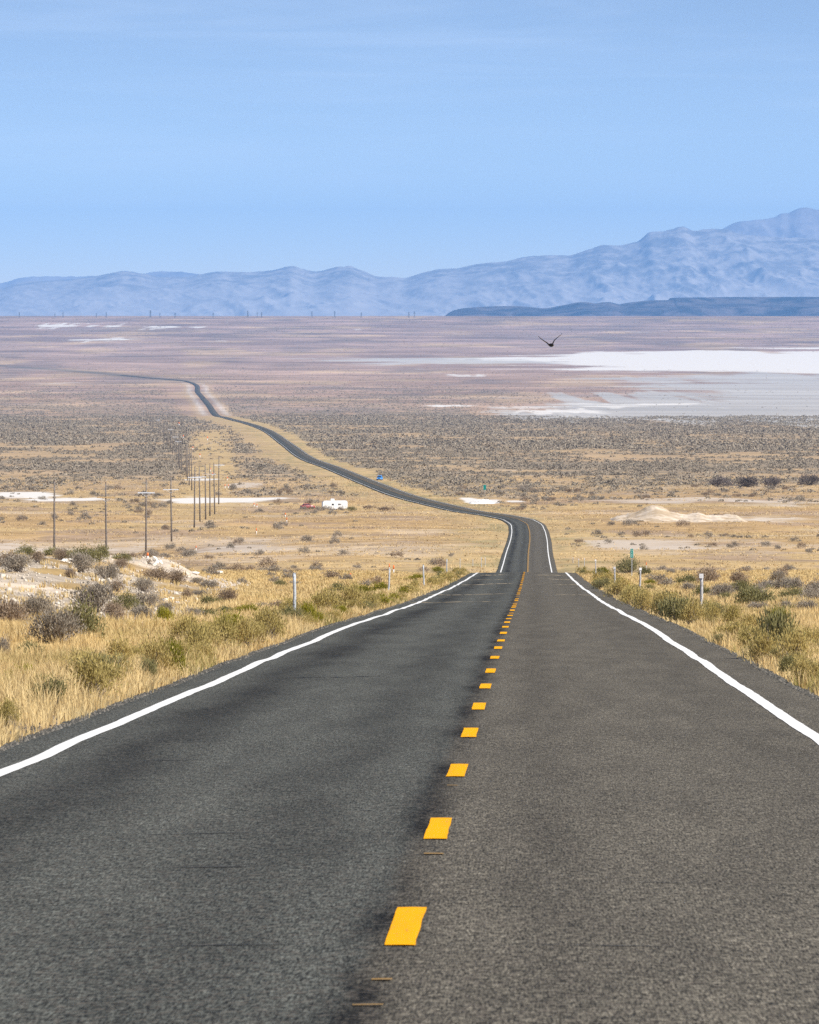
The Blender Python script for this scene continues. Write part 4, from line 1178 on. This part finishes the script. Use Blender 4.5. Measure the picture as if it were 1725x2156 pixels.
# ------------------------------------------------------------------ power poles
def pole(p, h, label, arm, detail=True):
    o = link('power_pole', None, loc=p); tag(o, label, 'power pole', 'power poles across the plain')
    o.rotation_euler = (rng.normal() * .008, rng.normal() * .008, rng.uniform(-.12, .12))
    MB().tube([(0, 0, -1), (0.02, 0, h * .3), (-.02, 0, h * .65), (0, 0, h)], [.19, .17, .15, .12], 10).build('pole_shaft', M_DARKWOOD, o, True)
    if arm:
        za = h - 2.5
        am = M_ARMPALE if arm == 1 else M_ARMWOOD
        MB().box((0, -.2, za), (3.2, .12, .17), bev=.02).build('crossarm', am, o)
        for sx in (-1, 1):
            MB().tube([(sx * .95, -.22, za - .08), (0, -.2, za - .75)], .035, 6).build('brace', M_STEEL, o)
        for sx in (-1.5, -.75, 1.5):
            MB().tube([(sx, -.2, za + .12), (sx, -.2, za + .18), (sx, -.2, za + .24), (sx, -.2, za + .34)], [.03, .09, .06, .08], 8).build('insulator', M_GLASS, o)
    MB().tube([(0, 0, h), (0, 0, h + .12), (0, 0, h + .25)], [.04, .1, .07], 8).build('top_insulator', M_GLASS, o)
POLES = [(113.5, 1250, 13.2, 0, 'leftmost power pole, no crossarm, rising behind the rubble bank'),
         (223.5, 1330, 13.4, 2, 'second power pole from the left, carrying a yellow wooden crossarm'),
         (307, 1420, 14.2, 1, 'third power pole from the left, carrying a pale shining crossarm'),
         (361, 1520, 13.2, 1, 'fourth power pole from the left, with pale crossarm and reddish foot'),
         (409, 1700, 14.0, 1, 'fifth power pole from the left, left edge of the tight cluster'),
         (421, 1800, 13.4, 1, 'pole just right of the fifth power pole, reaching slightly less low'),
         (433, 1835, 13.6, 2, 'pole with a yellowish crossarm in the middle of the tight cluster'),
         (442, 1895, 13.2, 1, 'pole right of the yellowish crossarm in the tight cluster'),
         (452, 1925, 13.2, 0, 'bare pole second from the right end of the tight cluster'),
         (460.5, 2130, 13.8, 1, 'rightmost power pole of the tight cluster, beside the cleared strip')]
for u, y, h, arm, lab in POLES:
    p = at_y(u, y)
    if u == 223.5: p[2] = slope_of(1175) * y
    pole(p, h, lab, arm)
yy = 2450.
kf = 0
FAR_LAB = ['distant power pole in the line that recedes up the scrub plain']
uf = pchip([2400, 2800, 3200, 3700, 4600, 6000, 8200], [404, 393, 382, 370, 352, 328, 301])
while yy < 8300:
    u = float(uf(yy)) + rng.normal() * 1.6
    p = at_y(u, yy)
    band = ('in the lower part of the receding line' if yy < 3300 else 'halfway up the receding line' if yy < 5000 else 'in the faint upper end of the receding line')
    pole(p, 13.2, 'thin distant power pole ' + band + ', scrub plain', 1 if rng.random() < .4 else 0)
    yy += 150 * rng.uniform(.85, 1.2) * (1 + (yy - 2400) / 9000)

# ------------------------------------------------------------------ transmission towers on the rim
M_LATT = wear_mat('dull_lattice_steel', (.10, .11, .12), .15, 1, .6)
def tower_mesh():
    mb = MB(); h = 32.
    def wid(z): return np.interp(z, [0, 19, 32], [3.4, 1.1, .55])
    lv = [0, 5, 9.5, 13.5, 17, 20, 23, 26, 29, 32]
    for sx in (-1, 1):
        for sy in (-1, 1):
            mb.tube([(sx * wid(z), sy * wid(z), z) for z in lv], .32, 4)
    for a, b in zip(lv, lv[1:]):
        for s in (-1, 1):
            mb.tube([(-wid(a), s * wid(a), a), (wid(b), s * wid(b), b)], .2, 4)
            mb.tube([(wid(a), s * wid(a), a), (-wid(b), s * wid(b), b)], .2, 4)
            mb.tube([(s * wid(a), -wid(a), a), (s * wid(b), wid(b), b)], .2, 4)
    for z, l in ((20.5, 6.2), (25, 5.4), (29.5, 4.4)):
        for s in (-1, 1):
            mb.tube([(0, 0, z + .8), (s * l, 0, z)], .3, 4); mb.tube([(0, 0, z - .6), (s * l, 0, z)], .25, 4)
            mb.tube([(s * l, 0, z), (s * l, 0, z - 2)], .22, 4)
    return mb.mesh('transmission_tower', M_LATT)
TM = tower_mesh()
TW = [(41, 657), (116, 659), (133, 656), (203, 659), (224, 656.5), (317, 653), (337, 658), (369, 658), (449, 658), (522, 653.5), (542, 657), (551, 657),
      (657, 655.5), (705, 655), (761, 657), (861, 656.5), (873, 655)]
TLAB = ['leftmost lattice tower on the desert rim, alone', 'shorter left tower of the first close pair on the rim', 'taller right tower of the first close pair on the rim',
        'faint small tower left of the second close pair of rim towers', 'clearer tower with arms just right of a faint small one', 'tallest lattice tower on the left half of the rim',
        'short faint tower right next to the tallest one', 'slender lone tower midway between the tallest and the next group', 'lone tower right of the slender midway one on the rim',
        'tall tower standing left of a close pair on the rim', 'left tower of the close pair beside the tall rim tower', 'right tower of the close pair beside the tall rim tower',
        'lone tower in the middle of the rim, left of the tall dark one', 'dark tall tower near the middle of the rim', 'pale tower on the rim left of the last close pair',
        'faint left tower of the last close pair near the dark hill', 'rightmost lattice tower on the rim, left of the dark blue hill']
for (u, vt), lab in zip(TW, TLAB):
    yt = 27600.
    p = at_y(u, yt); h = slope_of(vt) * yt - p[2]
    o = link('transmission_tower', TM, loc=p); s = h / 32.
    o.scale = (s * 1.05, s * 1.05, s); o.rotation_euler = (0, 0, rng.uniform(-.7, .7))
    tag(o, lab, 'pylon', 'lattice towers along the far rim')

# ------------------------------------------------------------------ vehicles
M_BLUE = wear_mat('blue_car_paint', (.05, .27, .68), .06, 3, .25, 0)
M_RED = wear_mat('red_car_paint', (.33, .008, .018), .06, 3, .25, .5)
M_BLACKCAR = wear_mat('dark_car_paint', (.03, .03, .035), .06, 3, .25, .5)
M_CARGLASS = wear_mat('dark_car_glass', (.03, .04, .05), .1, 3, .08, .9)
M_TYRE = wear_mat('black_tyre_rubber', (.02, .02, .02), .2, 10, .9)
M_RIM = wear_mat('alloy_rim', (.45, .46, .48), .1, 10, .3, .5)
M_LAMP = wear_mat('clear_headlamp', (.75, .78, .80), .05, 5, .15, .3)
M_REDLAMP = wear_mat('red_tail_lamp', (.5, .02, .02), .05, 5, .2, .3)
M_PLASTIC = wear_mat('black_trim', (.025, .025, .027), .15, 9, .6)
M_RVWHITE = wear_mat('white_trailer_skin', (.82, .82, .81), .05, 2, .4)
M_RVBLUE = wear_mat('blue_trailer_end', (.10, .22, .48), .08, 2, .4)

def car(label, paint_m, p, heading, L=4.6, W=1.88, Ht=1.7, suv=True, roll=0):
    """nose towards local -Y"""
    o = link('car', None, loc=p); o.rotation_euler = (roll, 0, heading); tag(o, label, 'car')
    hw = W / 2; g = .24
    # body: stations from nose to tail: y, half width, bottom, belt height
    st = [(-.5, .74, .34, .56), (-.485, .88, .26, .72), (-.44, .95, g, .84), (-.30, 1., g, .93), (-.20, 1., g, .98), (.0, 1., g, 1.0), (.25, 1., g, 1.0), (.42, .98, g, .99 if suv else .96), (.48, .92, .28, .95 if suv else .92), (.5, .8, .36, .82)]
    rings = []
    for y, k, b, t in st:
        w_ = hw * k; yy_ = y * L
        rings.append([(-w_ * .9, yy_, b), (-w_, yy_, b + .12), (-w_, yy_, b + (t - b) * .55), (-w_ * .97, yy_, t - .06), (-w_ * .86, yy_, t),
                      (w_ * .86, yy_, t), (w_ * .97, yy_, t - .06), (w_, yy_, b + (t - b) * .55), (w_, yy_, b + .12), (w_ * .9, yy_, b)])
    MB().loft(rings).build('body', paint_m, o, True)
    back = .455 if suv else .36
    cab = [(-.215, .84, .97, .02), (-.085, .74, Ht - .1, 1), (-.02, .73, Ht, 1), (.25, .72, Ht, 1), (back - .06, .72, Ht - .06, 1), (back, .80, .98, 0)]
    rings = [[(-hw * .88, y * L, .96), (-hw * k, y * L, z - .05), (-hw * k * .86, y * L, z), (hw * k * .86, y * L, z), (hw * k, y * L, z - .05), (hw * .88, y * L, .96)] for y, k, z, _ in cab]
    MB().loft(rings).build('cabin', paint_m, o, True)
    def pane(name, pts, tv): MB().poly(pts, tv).build(name, M_CARGLASS, o)
    pane('windscreen', [(-hw * .76, -.205 * L, 1.0), (hw * .76, -.205 * L, 1.0), (hw * .64, -.092 * L, Ht - .14), (-hw * .64, -.092 * L, Ht - .14)], (0, -.03, .02))
    pane('rear_window', [(-hw * .70, (back + .002) * L, 1.06), (hw * .70, (back + .002) * L, 1.06), (hw * .62, (back - .045) * L, Ht - .14), (-hw * .62, (back - .045) * L, Ht - .14)], (0, .03, .01))
    for s in (-1, 1):
        pane('side_window', [(s * hw * .885, -.15 * L, 1.02), (s * hw * .885, (back - .05) * L, 1.02), (s * hw * .77, (back - .085) * L, Ht - .13), (s * hw * .77, -.06 * L, Ht - .13)], (s * .012, 0, .004))
        MB().box((s * hw * .70, -.487 * L, .70), (.34, .10, .16), bev=.03).build('headlight', M_LAMP, o)
        MB().box((s * hw * .78, .487 * L, .80), (.22, .10, .28), bev=.03).build('tail_light', M_REDLAMP, o)
        MB().box((s * (hw + .09), -.165 * L, 1.06), (.17, .10, .13), bev=.03).build('side_mirror', paint_m, o)
        for y in (-.305, .30):
            wh = link('wheel', None, o, (s * (hw - .10), y * L, .36))
            MB().tube([(-.11, 0, 0), (-.085, 0, 0), (.085, 0, 0), (.11, 0, 0)], [.31, .36, .36, .31], 20).build('tyre', M_TYRE, wh, True)
            MB().tube([(s * .08, 0, 0), (s * .118, 0, 0)], [.23, .20], 14).build('rim', M_RIM, wh)
    MB().box((0, -.498 * L, .66), (W * .42, .06, .16), bev=.02).build('grille', M_PLASTIC, o)
    MB().box((0, -.492 * L, .40), (W * .84, .10, .17), bev=.03).build('front_bumper', M_PLASTIC, o)
    MB().box((0, .492 * L, .46), (W * .86, .10, .2), bev=.03).build('rear_bumper', M_PLASTIC, o)
    return o
pc = hit(792, 1011, 1200)
yb = 2790.; xb = float(ROADX(yb)) + 6.3
car('bright blue car facing us on the gravel shoulder of the long straight', M_BLUE, (xb, yb, float(H(xb, yb)) + .03), -.12, 4.7, 1.95, 1.78)
pr = hit(648, 1071)
car('small red car half hidden by brush left of the white trailer', M_RED, (pr[0], pr[1], pr[2] - .05), 1.9, 3.9, 1.7, 1.42, False)
yd = 11650.; xd = float(ROADX(yd)) + 1.7
car('dark vehicle, a speck on the far upper stretch of road', M_BLACKCAR, (xd, yd, float(roadz(yd) + lift(yd)) + .02), math.pi - .03, 5, 2.1, 1.9)

def trailer():
    p = hit(705, 1074); k = p[1] / F
    o = link('camper_trailer', None, loc=p); o.rotation_euler = (0, 0, .10)
    tag(o, 'white camper trailer parked in the brush beside a small red car', 'trailer')
    L, W, h = 53 * k, 2.4, 2.65
    prof = [(-.5, .62), (-.492, .5), (-.42, .42), (.40, .42), (.48, .5), (.5, .9), (.5, 2.2), (.475, 2.5), (.43, 2.62), (-.36, 2.55), (-.45, 2.45), (-.492, 2.1)]
    MB().poly([(x * L, -W / 2, z) for x, z in prof], (0, W, 0)).build('body', M_RVWHITE, o)
    MB().box((-.497 * L, 0, 1.5), (.12, W * .9, 1.2), bev=.04).build('end_panel', M_RVBLUE, o)
    MB().box((-.09 * L, 0, 2.84), (1.0, .9, .52), bev=.1).build('roof_unit', M_RVWHITE, o)
    for x, wd, z, hh in ((-.09, .55, 1.55, .45), (.155, .42, 1.58, .42), (.22, .28, 1.58, .26)):
        w_ = MB().box((x * L, -W / 2 - .012, z), (wd, .03, hh), bev=.01).build('window', M_CARGLASS, o)
    d = MB().box((.33 * L, -W / 2 - .01, 1.35), (.66, .03, 1.7), bev=.01).build('door', M_RVWHITE, o)
    MB().box((.30 * L, -W / 2 - .04, 1.3), (.10, .03, .04), bev=.005).build('handle', M_PLASTIC, d)
    for x in (-.12, .02):
        for s in (-1, 1):
            wh = link('wheel', None, o, (x * L, s * (W / 2 - .15), .34))
            MB().tube([(0, -.11, 0), (0, -.08, 0), (0, .08, 0), (0, .11, 0)], [.29, .34, .34, .29], 18).build('tyre', M_TYRE, wh, True)
            MB().tube([(0, s * .08, 0), (0, s * .118, 0)], [.2, .17], 12).build('rim', M_RIM, wh)
    MB().tube([(.49 * L, 0, .5), (.49 * L + 1.1, 0, .45)], .06, 6).build('tow_bar', M_PLASTIC, o)
trailer()
# brush that hides the foot of the trailer and the car
for u, v, wp, hp in ((640, 1074, 20, 7), (690, 1076, 26, 8), (672, 1075, 18, 7), (720, 1076, 18, 7), (741, 1077, 24, 7), (655, 1074, 14, 7), (780, 1073, 34, 8), (815, 1077, 40, 9)):
    plant_px('sagebrush', u, v, wp, hp, None, False)

# ------------------------------------------------------------------ dark bushy trees on the plain at right
def tamarisk(u, v, wp, hp, label, seed):
    p = hit(u, v); k = p[1] / F
    o = link('desert_tree', None, loc=p); tag(o, label, 'tree', 'dark bushy trees at the right edge')
    lf, tw = bush_meshes('desert_tree', seed, 1500, .075, M_TREE, M_DARKWOOD, 60, .5, 1.1, 12, .5, .6)
    a = link('crown', lf, o); b = link('trunk', tw, o)
    for q in (a, b): q.scale = (wp * k, wp * k * .7, hp * k / .48)
M_TREE = leaf_mat('dark_tamarisk_leaves', (.10, .085, .075), (.24, .20, .18), .1)
tamarisk(1517, 1025, 52, 15, 'wide low grey bushy tree, leftmost of the dark row at right', 61)
tamarisk(1573, 1026, 46, 19, 'darkest and roundest bushy tree of the dark row at right', 62)
tamarisk(1630, 1025, 38, 18, 'round bushy tree alone right of the darkest one', 63)
tamarisk(1704, 1022, 48, 17, 'brownish bushy tree cut by the right edge of the picture', 64)

# ------------------------------------------------------------------ the bird
def bird():
    y = 400.; k = y / F
    c = Vector(((1160.2 - CU) / F * y, y, slope_of(726.5) * y))
    o = link('bird', None, loc=c); o.rotation_euler = (0, 0, 0)
    tag(o, 'black bird gliding with raised wings over the white playa', 'bird')
    def P(u, v, yo): return Vector(((u - 1160.2) * k, yo, -(v - 726.5) * k))
    mb = MB()
    # body along the line of flight (towards us, a little to the right)
    axis = Vector((.30, -1, .02)).normalized(); side = axis.cross(Vector((0, 0, 1))).normalized(); upv = side.cross(axis)
    rings = []
    for s, a_, b_ in ((-.34, .035, .012), (-.27, .075, .018), (-.17, .07, .035), (-.08, .10, .08), (.03, .135, .10), (.13, .125, .095), (.20, .09, .075), (.25, .07, .065), (.295, .06, .055), (.325, .03, .03), (.375, .014, .016), (.405, .004, .005)):
        n = 14
        rings.append([axis * s + side * math.cos(2 * math.pi * i / n) * a_ + upv * (math.sin(2 * math.pi * i / n) * b_ + (.02 if s > .2 else 0)) for i in range(n)])
    mb.loft(rings)
    # wings: leading edge, chord and thickness along the span
    for pts in ([(1156.5, 725.5), (1153, 722.2), (1148, 718.8), (1142.5, 715.3), (1137.5, 711.3), (1135, 708.8), (1133.3, 706.6)],
                [(1163.5, 725.5), (1165.2, 721.5), (1167.2, 717.3), (1171, 713.2), (1176, 709.2), (1180.5, 705.6), (1184, 702.2)]):
        rings = []; n = 12
        m = len(pts)
        for j, (u, v) in enumerate(pts):
            q = P(u, v, 0); q0 = P(*pts[max(j - 1, 0)], 0); q1 = P(*pts[min(j + 1, m - 1)], 0)
            d = (q1 - q0).normalized(); nrm = Vector((-d.z, 0, d.x))
            ch = [.30, .31, .30, .27, .23, .17, .07][j]; th = [.055, .038, .032, .026, .02, .014, .008][j]
            fw = [-.10, -.13, -.16, -.12, -.05, .03, .12][j]
            rings.append([q + Vector((0, fw + ch * (.5 - .5 * math.cos(2 * math.pi * i / n)), 0)) + nrm * th * math.sin(2 * math.pi * i / n) * (1 if i < n / 2 else .7) for i in range(n)])
        mb.loft(rings)
    m = wear_mat('black_feathers', (.012, .012, .013), .3, 20, .6)
    me = mb.mesh('bird_body', m, True)
    ob = link('body', me, o)
    rm = ob.modifiers.new('weld', 'REMESH'); rm.mode = 'VOXEL'; rm.voxel_size = .012
    # feather fans at the tail and wing tips
    tl = MB()
    for j in range(5):
        a_ = (j - 2) * .16
        dv = (-axis + side * a_).normalized()
        tl.poly([axis * -.26 + side * (a_ * .12 - .02), axis * -.26 + side * (a_ * .12 + .02), axis * -.26 + dv * .2 + side * .02, axis * -.26 + dv * .22, axis * -.26 + dv * .2 - side * .02], upv * .006)
    tl.build('tail', m, o)
    MB().tube([axis * .32 + upv * .015, axis * .41 + upv * .008], [.016, .003], 8).build('beak', M_PLASTIC, o, True)
bird()

# ------------------------------------------------------------------ labels for the plants
MARKS = [(620, 1294, 'the tallest silvery post'), (818, 1243, 'the leaning silvery post'), (893, 1222, 'the post in the green shrubs'), (941, 1206, 'the silvery post at the crest'),
         (1478, 1283, 'the tallest white-plated post'), (1348, 1247, 'the white-plated post nearest the mile sign'), (1331, 1219, 'the green mile sign'), (1295, 1226, 'the white-plated post left of the mile sign'),
         (1255, 1207, 'the thin white-topped post'), (113, 1160, 'the first power pole'), (223, 1172, 'the second power pole'), (307, 1164, 'the third power pole'), (361, 1128, 'the fourth power pole'), (409, 1107, 'the fifth power pole'),
         (455, 1080, 'the tight pole cluster'), (540, 1126, 'the tall white marker'), (601, 1095, 'the two trailer markers'), (705, 1074, 'the white trailer'), (648, 1071, 'the red car'), (792, 1011, 'the blue car'),
         (1377, 1097, 'the earth mound peak'), (1520, 1097, 'the tail of the earth mound'), (1015, 1060, 'the low white earth bank'), (1573, 1026, 'the darkest bushy tree'), (1704, 1022, 'the edge tree'),
         (458, 1212, 'the largest white boulder'), (434, 1232, 'the front white boulder'), (140, 1184, 'the flat bank-top boulder'), (200, 1223, 'the rounded bank boulder'), (347, 1264, 'the bank-foot boulder'), (323, 1190, 'the rock heap'),
         (413, 1160, 'the brush marker'), (738, 1216, 'the short orange marker'), (1068, 1150, 'the far left edge line'), (1170, 1150, 'the far right edge line'), (1040, 1090, 'the inside of the road bend'), (1120, 1080, 'the outside of the road bend'),
         (1020, 1205, 'the left line end at the crest'), (1200, 1205, 'the right line end at the crest'), (480, 1052, 'the long white ground streak'), (90, 1045, 'the white streak at far left'), (1600, 1095, 'the pale strip by the mound'),
         (0, 1300, 'the left picture edge'), (1725, 1300, 'the right picture edge'), (0, 1130, 'the pale gravel flat'), (1725, 1160, 'the right-hand golden flat'), (900, 1140, 'the central golden flat'), (1500, 1145, 'the pale patch on the right flat'),
         (640, 1325, 'the left pavement edge'), (400, 1420, 'the left gravel edge'), (200, 1500, 'the near left gravel edge'), (1430, 1320, 'the right pavement edge'), (1620, 1410, 'the near right gravel edge')]
used = {q['label'] for q in bpy.data.objects if 'label' in q}
med = {}
for nn in set(q[2] for q in PLANTS):
    ws = sorted(q[5] for q in PLANTS if q[2] == nn)
    med[nn] = (ws[len(ws) // 5], ws[len(ws) // 2], ws[4 * len(ws) // 5])
PLANTS.sort(key=lambda q: -q[5])
def label_for(q):
    o, word, noun, u, v, wp, hp = q
    a, b_, c = med[noun]
    size = 'tiny' if wp < a else 'small' if wp < b_ else 'broad' if wp < c else 'large'
    near = sorted(MARKS, key=lambda m: math.hypot((m[0] - u), 2.2 * (m[1] - v)))
    opts = []
    for k, (mu, mv, nm) in enumerate(near[:7]):
        du, dv = u - mu, v - mv
        if abs(du) < 7 and abs(dv) < 6: rel = 'right at'
        elif abs(du) > 1.4 * abs(dv): rel = ('just ' if abs(du) < 40 else '' if abs(du) < 90 else 'well ' if abs(du) < 180 else 'far ') + ('right of ' if du > 0 else 'left of ')
        else: rel = ('just ' if abs(dv) < 14 else '' if abs(dv) < 35 else 'well ') + ('in front of ' if dv > 0 else 'behind ')
        rel = rel.strip()
        opts.append((rel, nm, k))
    shape = 'low' if hp / wp < .46 else 'tall' if hp / wp > .58 else ''
    for rel, nm, k in opts:
        for form in (f'{size} {word} {noun} {rel} {nm}', f'{size} {shape} {word} {noun} {rel} {nm}' if shape else None):
            if form and form not in used and len(form.split()) <= 16: return form
    for (r1, n1, _), (r2, n2, _) in ((x, z) for x in opts for z in opts if x != z):
        form = f'{size} {word} {noun} {r1} {n1}, {r2} {n2}'
        if len(form.split()) > 16: form = f'{word} {noun} {r1} {n1}, {r2} {n2}'
        if form not in used and len(form.split()) <= 16: return form
    return f'{size} {word} {noun} {opts[0][0]} {opts[0][1]}'
GROUPN = {'sagebrush': 'sagebrush dotted over the desert floor', 'twiggy brush': 'bare twiggy brush on the banks', 'shrub': 'green shrubs beside the road', 'weed clump': 'weeds along the pavement edges'}
for q in PLANTS:
    lab = label_for(q); used.add(lab)
    q[0]['label'] = lab; q[0]['group'] = GROUPN[q[2]]
